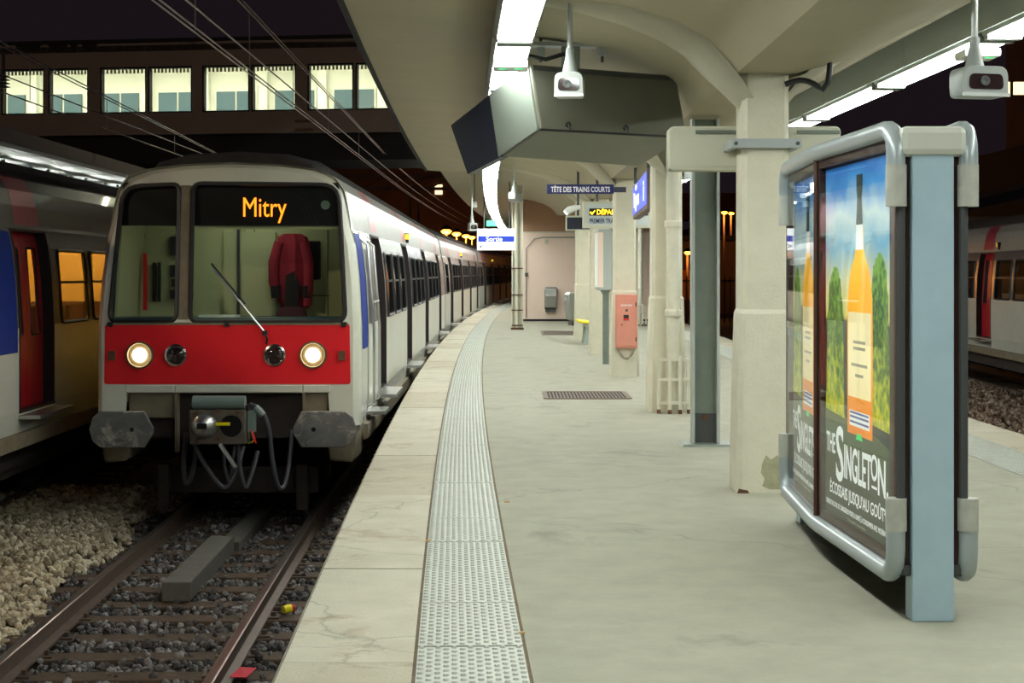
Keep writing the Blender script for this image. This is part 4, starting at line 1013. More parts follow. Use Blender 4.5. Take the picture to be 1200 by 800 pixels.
# ================================================================ ADVERTISING DISPLAY
PN, PM, PF = Vector((1.665, 6.71, 0)), Vector((1.605, 8.155, 0)), Vector((1.665, 9.40, 0))
TH = .29
AO = Vector((1.80, 8.1, 0))
ad = thing('advertising_display', 'double-sided bent advertising display with whisky posters on blue grey posts', 'display', AO)
ZB, ZT = .19, 2.125
def adp(s, z, side=0, d=0):     # s runs from the far end (0) over the bend to the near end
    L1 = (PM - PF).length; L2 = (PN - PM).length
    q = PF + (PM - PF) * (s / L1) if s < L1 else PM + (PN - PM) * ((s - L1) / L2)
    n = Vector((-1, 0, 0))
    if side == 0: q = q + n * d
    else: q = Vector((2 * (PN.x + TH / 2) - q.x + d, q.y, 0))
    return Vector((q.x, q.y, z)) - AO
LA, LB = (PM - PF).length, (PN - PM).length; LT = LA + LB
for side in (0, 1):
    loop = roundpoly([(0, ZB), (LT, ZB), (LT, ZT), (0, ZT)], .13, 6)
    pts = []
    for (a, b), (c_, e) in zip(loop, loop[1:] + loop[:1]):
        pts.append((a, b))
        if (a - LA) * (c_ - LA) < 0: pts.append((LA, b))
    for up in (1, 0):
        zc = ZT if up else ZB; sg = -1 if up else 1; half = []
        for a, b in roundpoly([(0, zc + sg * .2), (0, zc), (LT, zc), (LT, zc + sg * .2)], [.001, .13, .13, .001], 6)[6:-6]: half.append((a, b))
        half = [(0, zc + sg * .2)] + half + [(LT, zc + sg * .2)]; pts = []
        for (a, b), (c_, e) in zip(half, half[1:] + half[-1:]):
            pts.append((a, b))
            if (a - LA) * (c_ - LA) < 0: pts.append((LA, b))
        MB().tube([adp(a, b, side, .012) for a, b in pts], .042, 10).build('frame_tube', 'ad_tube', ad, smooth=True)
    for s_ in (0, LT): MB().tube([adp(s_, ZB + .2, side, -.01), adp(s_, ZT - .2, side, -.01)], .02, 8).build('frame_bar', 'dark_steel', ad)
    m = MB(); n_ = [0, LA, LT]
    m.loft([[adp(s, ZB + .02, side, -.03), adp(s, ZT - .02, side, -.03), adp(s, ZT - .02, side, -.05), adp(s, ZB + .02, side, -.05)] for s in (.02, LA, LT - .02)]); m.build('backing', 'ad_brown', ad)
    for s0, s1 in ((.02, LA - .0), (LA + .0, LT - .02)):
        bd = MB()
        def bar(a0, a1, z0, z1): bd.hexa([adp(a0, z0, side, -.03), adp(a1, z0, side, -.03), adp(a1, z0, side, .004), adp(a0, z0, side, .004), adp(a0, z1, side, -.03), adp(a1, z1, side, -.03), adp(a1, z1, side, .004), adp(a0, z1, side, .004)])
        bar(s0, s1, ZB + .02, ZB + .075); bar(s0, s1, ZT - .085, ZT - .02); bar(s0, s0 + .03, ZB + .02, ZT - .02); bar(s1 - (.10 if s1 > LA + .1 else .03), s1, ZB + .02, ZT - .02)
        bd.build('frame_border', 'ad_brown', ad)
        MB().loft([[adp(s, ZB + .05, side, .006), adp(s, ZT - .05, side, .006), adp(s, ZT - .05, side, .010), adp(s, ZB + .05, side, .010)] for s in (s0 + .01, s1 - .01)]).build('glass_pane', 'adglass', ad)
    m = MB(); m.cyl(adp(LA, ZB + .03, side, .012), adp(LA, ZT - .03, side, .012), .014, 8); m.build('centre_bar', 'ad_brown', ad)
    # corner caps
    for s_, zc in ((LT, ZT), (LT, ZB), (0, ZT), (0, ZB)):
        sg = 1 if zc == ZT else -1
        line = [(s_, zc - sg * .34), (s_, zc - sg * (.16 if sg > 0 else .2))]
        MB().tube([adp(a, b, side, .010) for a, b in line], .046, 10).build('frame_sleeve', 'ad_cap', ad, smooth=True)
# cheeks and posts
for s_, nm in ((LT, 0), (0, 1)):
    y = adp(s_, 0).y; x0 = adp(s_, 0).x; e = -1 if nm == 0 else 1
    MB().box(x0 + .055, x0 + TH - .055, *sorted((y + e * .02, y - e * .10)), 0, 2.02).build('post', 'ad_blue', ad, bevel=.006)
    MB().box(x0 + .0, x0 + TH, *sorted((y + e * .04, y - e * .12)), 2.0, 2.13).build('post_cover', 'ad_cream', ad, bevel=.03)
    MB().box(x0 + .02, x0 + TH - .02, *sorted((y - e * .10, y - e * .13)), .24, 2.05).build('inner_post', 'ad_tube', ad)
    MB().box(x0 + .02, x0 + TH - .02, *sorted((y - e * .0, y - e * .10)), .20, .24).build('sill', 'dark_steel', ad)
MB().loft([[(adp(s, 0).x + .0, adp(s, 0).y, ZT - .02), (adp(s, 0, 1).x, adp(s, 0).y, ZT - .02), (adp(s, 0, 1).x, adp(s, 0).y, ZT), (adp(s, 0).x, adp(s, 0).y, ZT)] for s in (.02, LA, LT - .02)]).build('top_plate', 'ad_cream', ad)
MB().loft([[(adp(s, 0).x + .0, adp(s, 0).y, ZB), (adp(s, 0, 1).x, adp(s, 0).y, ZB), (adp(s, 0, 1).x, adp(s, 0).y, ZB + .02), (adp(s, 0).x, adp(s, 0).y, ZB + .02)] for s in (.02, LA, LT - .02)]).build('bottom_plate', 'dark_steel', ad)
# --- printed posters (backlit paper, layers of print a fraction of a millimetre apart)
def print_mat(name, stops, axis=2, z0=0, z1=1, nscale=3, namt=.12, glow=.55):
    m_, N, L, B = _new(name); tc = N.new('ShaderNodeTexCoord'); sx = N.new('ShaderNodeSeparateXYZ'); L.new(tc.outputs['Object'], sx.inputs[0])
    mr = N.new('ShaderNodeMapRange'); mr.inputs['From Min'].default_value = z0; mr.inputs['From Max'].default_value = z1; L.new(sx.outputs[axis], mr.inputs['Value'])
    n = N.new('ShaderNodeTexNoise'); n.inputs['Scale'].default_value = nscale; n.inputs['Detail'].default_value = 7; L.new(tc.outputs['Object'], n.inputs['Vector'])
    a = N.new('ShaderNodeMath'); a.operation = 'MULTIPLY_ADD'; a.inputs[1].default_value = namt; L.new(n.outputs['Fac'], a.inputs[0]); L.new(mr.outputs[0], a.inputs[2])
    s_ = N.new('ShaderNodeMath'); s_.operation = 'SUBTRACT'; s_.inputs[1].default_value = namt / 2; L.new(a.outputs[0], s_.inputs[0])
    r = N.new('ShaderNodeValToRGB'); el = r.color_ramp.elements
    for i, (p_, c_) in enumerate(stops):
        e = el[i] if i < 2 else el.new(p_)
        e.position = p_; e.color = (*c_, 1)
    L.new(s_.outputs[0], r.inputs['Fac']); L.new(r.outputs['Color'], B.inputs['Base Color']); L.new(r.outputs['Color'], B.inputs['Emission Color'])
    B.inputs['Emission Strength'].default_value = glow; B.inputs['Roughness'].default_value = .6
    return m_
M['pr_sky'] = print_mat('print_sky', [(0, (.012, .02, .014)), (.995, (.02, .14, .42)), (.50, (.015, .022, .018)), (.555, (.03, .035, .03)), (.57, (.62, .52, .12)), (.66, (.62, .58, .30)), (.78, (.16, .36, .46)), (.86, (.48, .58, .55)), (.94, (.04, .22, .50))], 2, .28, 2.03, 3.5, .16)
M['pr_field'] = print_mat('print_field', [(0, (.045, .05, .035)), (1, (.07, .10, .03)), (.6, (.055, .06, .03))], 2, .28, .78, 6, .9)
M['pr_hedge'] = print_mat('print_hedge', [(0, (.50, .42, .01)), (1, (.16, .30, .02)), (.35, (.22, .28, .012)), (.65, (.03, .075, .008))], 2, .6, 1.6, 22, 1.6, .8)
M['pr_bottle'] = print_mat('print_whisky', [(0, (.55, .14, .005)), (1, (.80, .42, .02)), (.5, (.75, .30, .01))], 2, .7, 1.6, 5, .5, .9)
M['pr_label'] = print_mat('print_label', [(0, (.82, .66, .30)), (1, (.80, .66, .32)), (.5, (.86, .74, .42))], 2, .8, 1.4, 6, .4, .6)
M['pr_neck'] = print_mat('print_neck', [(0, (.03, .05, .03)), (1, (.01, .02, .015))], 2, 1.6, 2, 8, .5)
M['pr_white'] = emit('print_white', (.78, .80, .76), .5)
M['pr_blue'] = emit('print_blue', (.03, .07, .25), .4)
M['pr_dim'] = emit('print_dim', (.40, .36, .22), .3)
M['pr_green'] = emit('print_green', (.02, .5, .12), .9)
def poster(s0, s1, side):
    n0 = len(ad.children)
    W = s1 - s0
    S_ = (lambda t: s0 + t * W) if side == 0 else (lambda t: s1 - t * W)
    def flat(name, poly, m_, lay):
        d_ = -.028 + .0012 * lay
        return MB().add([adp(S_(a), b, side, d_) for a, b in poly], [tuple(range(len(poly)))]).build(name, m_, ad)
    flat('poster', [(0, .27), (1, .27), (1, 2.03), (0, 2.03)], 'pr_sky', 1)
    hill = [(0, .27), (1, .27), (1, .70), (.8, .745), (.5, .77), (.25, .80), (0, .83)]
    flat('printed_field', hill, 'pr_field', 2)
    rndm = random.Random(3)
    for L_, R_, top in ((.03, .30, 1.52), (.70, .97, 1.58)):
        pl = []
        n = 30
        for i in range(n + 1):
            t = i / n; a = PI * (1 - t); x = (L_ + R_) / 2 + (R_ - L_) / 2 * math.copysign(abs(math.cos(a)) ** .7, math.cos(a)); zc_ = 1.05 + (top - 1.05) * math.sin(a) ** .8
            pl.append((x + rndm.uniform(-.012, .012), zc_ + rndm.uniform(-.015, .015)))
        pl += [(R_ + .02, .78), (L_ - .02, .80)]
        flat('printed_hedge', pl, 'pr_hedge', 3)
    c_ = .56
    half = [(.185, .72), (.19, .9), (.19, 1.2), (.185, 1.38), (.145, 1.50), (.075, 1.58), (.055, 1.63), (.052, 1.72)]
    flat('printed_bottle', [(c_ - a, b) for a, b in half] + [(c_ + a, b) for a, b in reversed(half)], 'pr_bottle', 4)
    nk = [(.056, 1.60), (.054, 1.70)]
    flat('printed_collar', [(c_ - .058, 1.61), (c_ + .058, 1.61), (c_ + .05, 1.73), (c_ - .05, 1.73)], 'pr_white', 5)
    flat('printed_neck', [(c_ - .05, 1.73), (c_ + .05, 1.73), (c_ + .032, 1.86), (c_ + .045, 1.90), (c_ + .045, 1.97), (c_ - .045, 1.97), (c_ - .045, 1.90), (c_ - .032, 1.86)], 'pr_neck', 5)
    flat('printed_label', [(c_ - .17, .90), (c_ + .17, .90), (c_ + .17, 1.31), (c_ - .17, 1.31)], 'pr_label', 5)
    flat('printed_label_base', [(c_ - .15, .76), (c_ + .15, .76), (c_ + .15, .835), (c_ - .15, .835)], 'pr_white', 5)
    for z in (.775, .80, .82): flat('printed_rule', [(c_ - .14, z), (c_ + .14, z), (c_ + .14, z + .010), (c_ - .14, z + .010)], 'pr_blue', 6)
    for z, w_ in ((1.16, .09), (1.13, .09), (1.05, .12), (1.0, .06)): flat('printed_line', [(c_ - w_, z), (c_ + w_, z), (c_ + w_, z + .014), (c_ - w_, z + .014)], 'pr_dim', 6)
    flat('printed_glint', [(c_ - .05, .70), (c_ + .05, .70), (c_ + .03, .73), (c_ - .03, .73)], 'pr_green', 6)
    d_ = -.019; a0, a1 = adp(S_(0), 0, side, d_), adp(S_(1), 0, side, d_)
    rt = (a1 - a0)
    def fit(b_, t0, t1, z0, z1, m_='pr_white', bold=0):
        ob = text(b_, .2, Matrix.Identity(4), m_, ad, 'printed_lettering', 'LEFT', 1, bold, .0003)
        co = [v_.co for v_ in ob.data.vertices]; xa, xb = min(c.x for c in co), max(c.x for c in co); ya, yb = min(c.y for c in co), max(c.y for c in co)
        sx, sy = (t1 - t0) * rt.length / (xb - xa), (z1 - z0) / (yb - ya)
        for v_ in ob.data.vertices: v_.co.x = (v_.co.x - xa) * sx; v_.co.y = (v_.co.y - ya) * sy
        ob.matrix_local = frame(adp(S_(t0), z0, side, d_), rt, (0, 0, 1)); return ob
    fit('THE', .04, .185, .585, .685, bold=.003)
    fit('S', .20, .325, .455, .735, bold=.003)
    fit('INGLET', .335, .74, .485, .655, bold=.004)
    fit('O', .735, .83, .54, .665, bold=.003)
    flat('printed_rule', [(.745, .505), (.82, .505), (.82, .518), (.745, .518)], 'pr_white', 7)
    fit('N.', .835, .975, .485, .655, bold=.004)
    fit("ÉCOSSAIS JUSQU'AU GOÛT*", .10, .95, .362, .455, bold=.002)
    fit("L'ABUS D'ALCOOL EST DANGEREUX POUR LA SANTÉ, À CONSOMMER AVEC MODÉRATION", .03, .99, .312, .348)
    fit('* le goût écossais', .38, .66, .285, .300, 'pr_dim')
poster(LA + .05, LT - .19, 0)
poster(.05, LA - .04, 0)
poster(.05, LA - .04, 1)
poster(LA + .05, LT - .12, 1)

# ================================================================ CCTV CAMERAS
def ceil_z(x, D, far):
    e = edge(D); COLX = colx(D); P = [(e - .16, 3.50), (e + .2, 3.475), (e + 1.0, 3.43), (COLX - 1.35, 3.38), (COLX - .95, 3.31), (COLX - .62, 3.21), (COLX - .40, 3.08), (COLX - .2, 2.86), (COLX + .2, 2.86), (COLX + .55, 2.96), (e + 4.06, 3.26)]
    return float(np.interp(x, [p[0] for p in P], [p[1] for p in P])) + (.42 if far else 0)
def cctv(label, D, px, py, top, rz=0, s=1.0, wide=1.0):
    p = at(px, py, D); top = ceil_z(p.x, D, D > 31) + .005
    t = thing('security_camera', label, 'camera', p, rz, 'security cameras hanging from the canopy')
    MB().cyl((0, 0, .2 * s), (0, 0, top - p.z), .019 * s, 10).build('pole', 'cctv_pole', t, smooth=True)
    MB().lathe([(.026 * s, .26 * s), (.03 * s, .2 * s), (.052 * s, .10 * s), (.062 * s, .07 * s)], lambda a, b, h: (a, b, h), 14).build('neck', 'cctv', t, smooth=True)
    prof = roundpoly([(-.10 * wide * s, -.085 * s), (.10 * wide * s, -.085 * s), (.098 * wide * s, .085 * s), (-.098 * wide * s, .085 * s)], [.03 * s, .03 * s, .06 * s, .06 * s])
    MB().loft([[(a * k, y * s, b * k + dz * s) for a, b in prof] for y, k, dz in ((-.13, .96, -.0), (-.12, 1, 0), (.02, 1.0, .0), (.10, .72, .03))]).build('head', 'cctv', t, smooth=True)
    MB().prism(roundpoly([(-.075 * wide * s, -.045 * s), (.075 * wide * s, -.045 * s), (.07 * wide * s, .04 * s), (-.07 * wide * s, .04 * s)], .03 * s), lambda a, b, d: (a, d, b), -.134 * s, -.12 * s).build('visor', 'lens_dark', t)
    MB().lathe([(.028 * s, -.135 * s), (.028 * s, -.145 * s), (.02 * s, -.146 * s), (0, -.138 * s)], lambda a, b, h: (a - .01, h, b), 14).build('lens', 'dark_steel', t, smooth=True)
    MB().box(-.10 * wide * s, .10 * wide * s, -.14 * s, -.12 * s, -.085 * s, -.065 * s).build('lip', 'cctv_pole', t)
    return t
cctv('white security camera hanging before the monitor cabinet', 10.7, 668, 101, 3.40, R(-6), 1.0)
cctv('white security camera at the upper right beside the display', 7.5, 1142, 98, 3.4, R(12), .86, 1.4)
cctv('security camera on a pole before the beige stanchion', 27, 603, 231, 3.43, R(150), 1.0)
cctv('small security camera on a thick pole above the far platform edge', 33, 553, 266, 3.9, R(20), 1.0, .9)
cctv('security camera seen through the gap behind the grey post', 21, 804, 203, 3.2, R(-50), 1.0)

# ================================================================ SIGNS
def signbox(name, label, D, x0, y0, x1, y1, th=.08, face='sign_blue', case=None):
    a, b = at(x0, y1, D), at(x1, y0, D)
    t = thing(name, label, 'sign', ((a.x + b.x) / 2, D, a.z)); hw_, hh_ = (b.x - a.x) / 2, b.z - a.z
    MB().box(-hw_, hw_, 0, th, 0, hh_).build('case', case or face, t, bevel=.006)
    return t, hw_, hh_
XY = lambda x, y, z: frame((x, y, z), (1, 0, 0), (0, 0, 1))
t, hw, hh = signbox('platform_sign', 'narrow dark blue sign reading TÊTE DES TRAINS COURTS', 20.5, 641, 216, 719.5, 227, .03)
text('TÊTE DES TRAINS COURTS', .098, XY(0, -.004, .024), 'sign_white', t, 'lettering', 'CENTER', .66, .002)
MB().box(hw - .02, hw + .16, .005, .025, .02, .09).build('arm', 'dark_steel', t)
# departure board
t, hw, hh = signbox('departure_board', 'grey departure board with yellow LED word and blue lettering', 24.0, 683, 236, 763, 267, .18, 'cream')
MB().prism(roundpoly([(-hw + .06, .045), (hw - .03, .045), (hw - .03, hh - .04), (-hw + .06, hh - .04)], .01), lambda a, b, d: (a, d, b), -.004, .0).build('face', 'sign_grey', t)
MB().box(-hw + .10, hw - .05, -.012, -.003, .19, .30).build('display_window', 'black', t)
text('DÉPART', .105, XY(-hw + .21, -.015, .208), 'led_yellow', t, 'led_text', 'LEFT', .9, .0015)
MB().prism([(0, .035), (.02, .055), (.035, .03), (.075, .075), (.09, .065), (.037, .0)], lambda a, b, d: (a - hw + .105, d, b + .2), -.017, -.012).build('led_arrow', 'led_yellow', t)
text('PREMIER TRAIN À PARTIR', .105, XY(-hw + .10, -.006, .072), 'sign_blue', t, 'lettering', 'LEFT', .60, .0012)
for a in (-.3, .3): MB().cyl((a, .09, hh), (a, .09, .95), .02, 8).build('hanger', 'dark_steel', t)
# dark monitor beside it with small spot lamp
t, hw, hh = signbox('wall_monitor', 'small dark monitor in a pale frame left of the departure board', 25.5, 663, 252.5, 692, 270, .10, 'cream')
MB().box(-hw + .02, hw - .02, -.006, .0, .02, hh - .03).build('screen', 'navy', t)
MB().cyl((0, .05, hh), (0, .05, 1.05), .02, 8).build('hanger', 'dark_steel', t)
p = at(672, 246, 25.3); t = thing('spot_lamp', 'white curved spot lamp above the small dark monitor', 'lamp', p)
MB().tube([(.12, 0, .05), (.03, 0, .035), (-.07, 0, .0), (-.12, 0, -.04)], [.03, .05, .06, .055], 10).build('hood', 'sign_white', t, smooth=True)
MB().cyl((-.12, 0, -.042), (-.135, 0, -.055), .045, 10).build('bulb', 'lit_white', t)
# Sortie
t, hw, hh = signbox('exit_sign', 'white illuminated Sortie sign with blue band over the platform', 39.5, 559, 268, 603, 293, .14, 'lit_white')
MB().box(-hw + .03, hw - .01, -.008, .0, .21, .36).build('blue_band', 'lit_blue', t)
text('Sortie', .165, XY(-.04, -.012, .228), 'lit_white', t, 'lettering', 'CENTER', 1.05, .001)
text('↙', .1, XY(-hw + .05, -.005, .08), 'sign_blue', t, 'arrow', 'LEFT', 1.0, .002)
MB().prism([(0, 0), (.09, 0), (.03, .02), (.1, .09), (.085, .105), (.018, .035), (0, .09)], lambda a, b, d: (a - hw + .08, d, b + .06), -.004, .0).build('arrow', 'sign_blue', t)
text('2', .1, XY(-.02, -.004, .07), 'sign_grey', t, 'lettering', 'LEFT')
for a in (-.3, .35): MB().cyl((a, .07, hh), (a, .07, 1.75), .015, 6).build('hanger', 'dark_steel', t)
# green exit pictogram
t, hw, hh = signbox('green_exit_sign', 'small green lit emergency exit sign above the Sortie sign', 41, 570, 258.5, 581, 265, .06, 'green_exit')
MB().cyl((0, .03, hh), (0, .03, 1.2), .012, 6).build('hanger', 'dark_steel', t)
t, hw, hh = signbox('pale_notice', 'little pale notice hanging under the far canopy', 36, 553, 236, 559, 243, .03, 'sign_white')
MB().cyl((0, .015, hh), (0, .015, .9), .01, 6).build('hanger', 'dark_steel', t)
# blue illuminated name board running along the platform
n0, n1 = Vector((1.50, 17.3, 0)), Vector((1.625, 20.9, 0))
nb = thing('name_board', 'blue illuminated name board hung along the column line', 'sign', (1.56, 19, 2.2)); NO = nb.location.copy()
ax = (n0 - n1).normalized(); nn = Vector((-1, 0, 0))
zb0, zb1 = 2.215, 2.66
def nbp(q, x, z): v_ = q + Vector((x, 0, z)); return v_ - NO
MB().hexa([nbp(n0, 0, zb0), nbp(n0, .09, zb0), nbp(n1, .09, zb0), nbp(n1, 0, zb0), nbp(n0, 0, zb1), nbp(n0, .09, zb1), nbp(n1, .09, zb1), nbp(n1, 0, zb1)]).build('case', 'brick_dark', nb, bevel=.006)
e_ = ax * .06
MB().hexa([nbp(n0 - e_, -.006, zb0 + .05), nbp(n0 - e_, 0, zb0 + .05), nbp(n1 + e_, 0, zb0 + .05), nbp(n1 + e_, -.006, zb0 + .05), nbp(n0 - e_, -.006, zb1 - .03), nbp(n0 - e_, 0, zb1 - .03), nbp(n1 + e_, 0, zb1 - .03), nbp(n1 + e_, -.006, zb1 - .03)]).build('lit_face', 'name_blue', nb)
text('Lignes', .26, frame(nbp(n1 + ax * .45, -.009, zb0 + .14), ax, (0, 0, 1)), 'lit_white', nb, 'lettering', 'LEFT', 2.1, .006)
text('i', .34, frame(nbp(n1 + ax * 2.9, -.009, zb0 + .12), ax, (0, 0, 1)), 'lit_white', nb, 'lettering', 'LEFT', 2.4, .008)
text('Quai', .10, frame(nbp(n1 + ax * .9, -.009, zb0 + .345), ax, (0, 0, 1)), 'lit_white', nb, 'lettering', 'LEFT', 2.0, .001)
MB().cyl((.0, -1.2, .45), (.0, -1.2, .75), .02, 8).build('hanger', 'dark_steel', nb); MB().cyl((.04, 1.2, .45), (.04, 1.2, .75), .02, 8).build('hanger', 'dark_steel', nb)
# tall map case by the fourth column
MCD = 25.2; a, b = at(700, 340, MCD), at(716, 268, MCD)
t = thing('map_case', 'tall narrow lit map case on a grey post between two columns', 'notice case', ((a.x + b.x) / 2, MCD, 0))
MB().box(-.10, .12, -.08, .9, a.z, b.z).build('case', 'steel_lip', t, bevel=.015)
MB().box(-.105, -.10, -.02, .84, a.z + .05, b.z - .06).build('notice', 'sign_white', t)
MB().box(-.10, -.02, -.085, -.08, a.z + .05, b.z - .06).build('notice', 'pink', t)
MB().box(.0, .10, .36, .46, 0, a.z).build('post', 'steel_post', t)
MB().prism([(-.06, a.z), (.1, a.z), (.05, a.z - .1), (.0, a.z - .1)], lambda u_, v_, d: (u_, d, v_), -.02, .1).build('bracket', 'steel_post', t)

# ================================================================ EXTINGUISHER CABINET
D = 22.35; a, b = at(721.5, 408, D), at(747, 345, D)
t = thing('extinguisher_cabinet', 'salmon pink fire extinguisher cabinet on the third column', 'cabinet', ((a.x + b.x) / 2, D, a.z)); hw, hh = (b.x - a.x) / 2, b.z - a.z
MB().box(-hw, hw, 0, .145, 0, hh).build('case', 'cabinet_pink', t, bevel=.012)
dr_ = MB().box(-hw + .025, hw - .03, -.014, .0, .03, hh - .05).build('door', 'cabinet_pink', t, bevel=.006)
MB().box(-.045, .03, -.02, -.012, .40, .48).build('warning_plate', 'rubber', dr_)
MB().box(-.04, .025, -.022, -.019, .405, .43).build('warning_stripe', 'red', dr_)
MB().cyl((.0, -.02, .545), (.0, -.012, .545), .02, 12).build('lock', 'chrome', dr_)
MB().cyl((-.07, -.024, .34), (-.07, -.012, .34), .01, 8).build('key_hole', 'rubber', dr_)
text('EXTINCTEUR', .034, XY(0, -.0155, .605), 'sign_white', t, 'lettering', 'CENTER', .80, .0008, .001)
for z in (.1, .6): MB().box(hw - .03, hw - .015, -.016, .0, z, z + .06).build('hinge', 'rubber', t)
MB().prism([(-hw + .02, 0), (hw - .02, 0), (.03, -.13), (-.03, -.13)], lambda u_, v_, d: (u_, d, v_), .08, .145).build('bracket', 'column', t)

# ================================================================ SALMON WALL AT THE END
WD = 48.4
wl = box('wall_end', 'pink', None, .34, 5.2, WD, WD + 14, 0, 2.78); tag(struct(wl), 'wall at the end of the platform, salmon light put into its colour', None)
MB().box(.34, 5.2, WD - .0, WD + 14, 2.78, 4.6).build('upper_wall', 'tan', wl)
MB().box(.34, 5.2, WD - .02, WD, 2.74, 2.78).build('string_course', 'pipe', wl)
MB().box(.02, .34, WD + .5, WD + .8, 0, 4.6).build('orange_light_strip', 'orange_lit', wl)
MB().box(.34, 5.2, WD - .02, WD, 0, .06).build('skirting', 'soot', wl)
t = thing('wall_conduit', 'thin grey conduit with a junction box on the salmon wall', 'conduit', (.6, WD - .02, 2.3))
MB().tube([(-.16, -.02, -2.2), (-.16, -.02, -.05), (.1, -.02, .25), (.35, -.02, .30), (1.9, -.02, .3)], .014, 5).build('pipe', 'steel_post', t)
MB().box(.42, .52, -.06, .0, .1, .24).build('junction_box', 'cream', t); MB().box(-.2, -.1, -.06, 0, -.92, -.8).build('switch', 'dark_steel', t)
def bin_(label, D, x0, y0, x1, y1, rz=0):
    a, b = at(x0, y1, D), at(x1, y0, D)
    t = thing('wall_bin', label, 'bin', ((a.x + b.x) / 2, D, a.z), rz, 'steel litter bins'); hw, hh = (b.x - a.x) / 2, b.z - a.z
    pr = [(0, 0), (-.2, .08), (-.26, hh * .6), (-.24, hh - .06), (-.18, hh), (0, hh)]
    MB().loft([[(x, p_[0], p_[1]) for p_ in pr] for x in (-hw, hw)]).build('body', 'steel_bin', t, bevel=.03)
    MB().box(-hw + .06, hw - .06, -.262, -.24, hh * .72, hh * .86).build('slot', 'steel_lip', t)
    MB().box(-hw + .03, hw - .03, -.15, -.02, -.06, .02).build('base', 'dark_steel', t)
    return t
bin_('steel litter bin fixed to the salmon wall', WD - .02, 638, 336, 652.5, 363)
bin_('grey green steel bin on the far column', 35.4, 664, 342, 681, 378, R(-75)).location.x = 1.46
# yellow bench
t = thing('bench', 'bright yellow moulded bench seat near the far columns', 'bench', (at(687, 398, 33).x, 33.0, 0))
m = MB(); pr = [(-.20, .46), (.16, .42), (.24, .80), (.20, .80), (.12, .47), (-.20, .50)]
for q in range(3):
    o = MB().loft([[(a * 1, y, b) for a, b in pr] for y in (-.62 + q * .5, -.18 + q * .5)]).build('seat', 'yellow', t, bevel=.015)
MB().box(-.03, .05, -.62, .88, .36, .42).build('rail', 'steel_lip', t)
for y in (-.5, .7): MB().hexa([(-.06, y, 0), (.06, y, 0), (.06, y + .05, 0), (-.06, y + .05, 0), (-.03, y, .38), (.03, y, .38), (.03, y + .05, .38), (-.03, y + .05, .38)]).build('leg', 'steel_lip', t)
# drain grates
for (x0, x1, y0, y1, lb) in ((640, 738, 459.5, 467.5, 'nearer long rusty drain grate set in the platform'), (637, 677, 388, 392.5, 'farther drain grate before the salmon wall')):
    D0, D1 = 1.5 * F / (y1 - HZ), 1.5 * F / (y0 - HZ); X0, X1 = (x0 - 600) * D0 / F, (x1 - 600) * D0 / F
    t = thing('drain_grate', lb, 'drain', ((X0 + X1) / 2, (D0 + D1) / 2, 0)); hw, hd = (X1 - X0) / 2, (D1 - D0) / 2
    f_ = MB()
    for s in (-1, 1): f_.box(-hw, hw, s * hd - .03, s * hd + .03, .001, .012); f_.box(s * hw - .03, s * hw + .03, -hd, hd, .001, .012)
    f_.build('rim', 'grate', t); MB().box(-hw, hw, -hd, hd, .0005, .002).build('pit', 'soot', t)
    n = 24
    for q in range(n): MB().box(-hw + 2 * hw * (q + .25) / n, -hw + 2 * hw * (q + .75) / n, -hd, hd, .001, .009).build('grate_bar', 'grate', t)

# ================================================================ BEYOND THE STATION
def sodium(label, p, pw, rad=.16):
    t = thing('street_lamp', label, 'lamp', p, 0, 'orange sodium lamps beyond the train')
    MB().lathe([(.02, rad * .5), (rad * .6, rad * .3), (rad, 0), (rad * .6, -rad * .4), (.01, -rad * .5)], lambda a, b, h: (a, b, h), 12).build('bulb', 'sodium', t, smooth=True)
    MB().lathe([(.05, rad * 1.2), (rad * 1.3, rad * .35), (rad * 1.3, rad * .3), (.05, rad * .6)], lambda a, b, h: (a, b, h), 12).build('hood', 'soot', t, smooth=True)
    MB().cyl((.0, .25, rad * .8), (0, .25, RAIL - p.z - .24), .07, 8).build('mast', 'far_wall', t); MB().cyl((0, .25, rad * .8), (0, 0, rad), .05, 6).build('bracket', 'far_wall', t)  # mast added as support for the lamp
    ld = bpy.data.lights.new('sodium', 'POINT'); ld.energy = pw; ld.color = (1, .36, .06); ld.shadow_soft_size = .3
    lo = bpy.data.objects.new('lamp_glow', ld); COL.objects.link(lo); lo.parent = t; lo.location = (0, -.3, -.4)
    return t
for i, (x, y, D) in enumerate(((523, 271, 118), (535, 274, 138), (546, 276.5, 158), (553, 278, 178))):
    sodium(('nearest', 'second', 'third', 'farthest')[i] + ' orange sodium lamp of the row above the train roof', at(x, y, D), 700, .42)
for i, (x, y, D, pw) in enumerate(((849, 249, 100, 220), (857, 250, 112, 220), (806, 296, 90, 120))):
    sodium(('higher orange lamp seen just right of the grey post', 'orange lamp seen beside the edge of the nearest column', 'low orange lamp seen between the drainpipe and the grey post')[i], at(x, y, D), pw, .22)
fw = box('wall_left', 'far_wall', None, -16, -14, 44, 220, -1.6, 6.0); tag(struct(fw), 'dim masonry retaining wall beyond the left tracks', None)
# far overbridge and building behind the train
fb = thing('far_bridge', 'dim orange-lit concrete overbridge far behind the train', 'bridge', (-6, 205, 0))
MB().box(-22, 60, 0, 8, 8.5, 12).build('deck', 'far_wall', fb)
for x in (-12, -7.5, 3): MB().box(x, x + 1.8, 1, 7, -1.3, 8.5).build('pier', 'far_wall', fb)
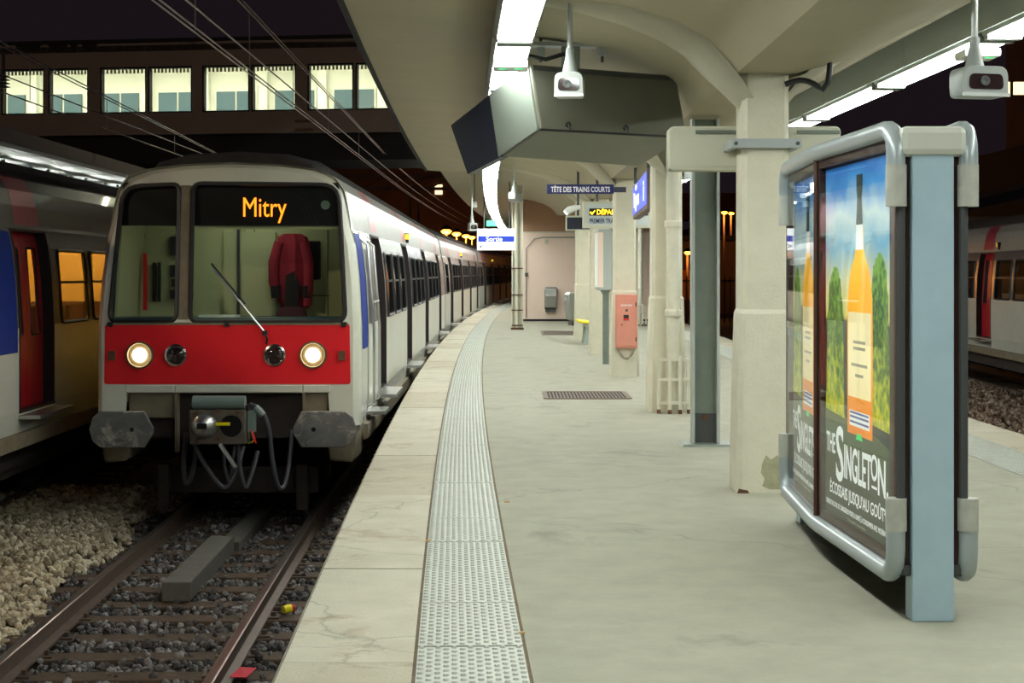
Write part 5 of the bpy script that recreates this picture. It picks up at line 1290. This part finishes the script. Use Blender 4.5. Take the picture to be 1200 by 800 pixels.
# gantry
gt = thing('signal_gantry', 'dark steel catenary gantry spanning the far tracks', 'gantry', (-6, 75, RAIL))
for x in (-7.6, 1.3):
    for s in (-.2, .2): MB().box(x + s - .05, x + s + .05, -.05, .05, 0, 7.2).build('leg', 'far_wall', gt)
MB().box(-7.8, 3.4, -.06, .06, 7.2, 7.35).build('boom', 'far_wall', gt); MB().box(-7.8, 3.4, -.06, .06, 6.6, 6.75).build('boom', 'far_wall', gt)
for q in range(10): MB().tube([(-7.6 + q * 1.07, 0, 6.7), (-7.6 + (q + 1) * 1.07, 0, 7.25)], .04, 4).build('lattice_bar', 'far_wall', gt)
bl = thing('far_building', 'dark building with one lit window beyond the train roof', 'building', (-22, 192, -1.3))
MB().box(-8, 24, 0, 10, 0, 20).build('wall', 'far_wall', bl)
p = at(514, 222, 191.8)
MB().box(p.x + 22 - .45, p.x + 22 + .45, -.1, 0, p.z + 1.3 - .6, p.z + 1.3 + .6).build('lit_window', 'lit_window', bl)
for x in range(-7, 12, 4):
    for z in (5, 16): MB().box(x, x + 1.6, -.08, 0, z, z + 2).build('window', 'far_dark', bl)
# right-hand background
rw = box('wall_right', 'far_dark', None, 24, 26, 10, 220, -1.6, 7.5); tag(struct(rw), 'dark retaining wall beyond the right tracks', None)
rb_ = thing('far_building', 'dim brown block with two small lit windows at upper right', 'building', (34, 62, -1.3))
MB().box(-8, 30, 0, 20, 0, 17).build('wall', 'far_wall', rb_)
p = at(1187, 103, 61.8)
for q in (-.28, .28): MB().box(p.x - 34 + q - .2, p.x - 34 + q + .2, -.1, 0, p.z + 1.3 - .25, p.z + 1.3 + .25).build('lit_window', 'lit_window', rb_)
for x in range(-6, 12, 3): MB().box(x, x + 1.3, -.08, 0, 8.5, 10).build('window', 'far_dark', rb_)
hs_ = thing('shed_roof', 'dark sloping shed roof behind the parked train', 'roof', (20, 52, -1.3))
MB().hexa([(-6, 0, 4.6), (10, 0, 8.2), (10, 9, 8.2), (-6, 9, 4.6), (-6, 0, 4.9), (10, 0, 8.7), (10, 9, 8.7), (-6, 9, 4.9)]).build('roof', 'far_dark', hs_)
MB().box(-5.6, 10, .5, 8.5, 0, 4.7).build('wall', 'brick_dark', hs_)
fc = thing('track_fence', 'dark vertical-bar fence lit orange beyond the right platform', 'fence', (9, 86, -1.3))
for q in range(34): MB().box(-3 + q * .3, -2.92 + q * .3, 0, .06, 0, 2.6).build('bar', 'far_wall', fc)
MB().box(-3, 7.2, 0, .05, 2.3, 2.4).build('rail', 'far_wall', fc); MB().box(-3, 7.2, 0, .05, .3, .4).build('rail', 'far_wall', fc)
rbx = thing('relay_hut', 'dim brick relay hut beyond the right platform end', 'hut', (12, 105, -1.3))
MB().box(-4, 4, 0, 6, 0, 5).build('wall', 'far_wall', rbx); MB().box(-4.4, 4.4, -.4, 6.4, 5, 5.3).build('roof', 'far_dark', rbx)
MB().box(-1, 1, -.06, 0, 1, 3).build('window', 'orange_lit', rbx)
bpy.context.view_layer.update()
# mast added to carry the unseen fill spotlight behind the photographer
fm_ = thing('added_floodlight_mast', 'added steel mast for an assumed spotlight behind the viewpoint', 'added_floodlight', (-17, -6.5, RAIL - .24))
MB().cyl((0, 0, 0), (0, 0, 11.5), .12, 10, .07).build('mast', 'steel_post', fm_, smooth=True)
MB().box(-.35, .35, -.1, .12, 11.1, 11.7).build('lamp_housing', 'dark_steel', fm_, bevel=.03)  # added housing; the light itself comes from the separate added spot
bpy.context.view_layer.update()
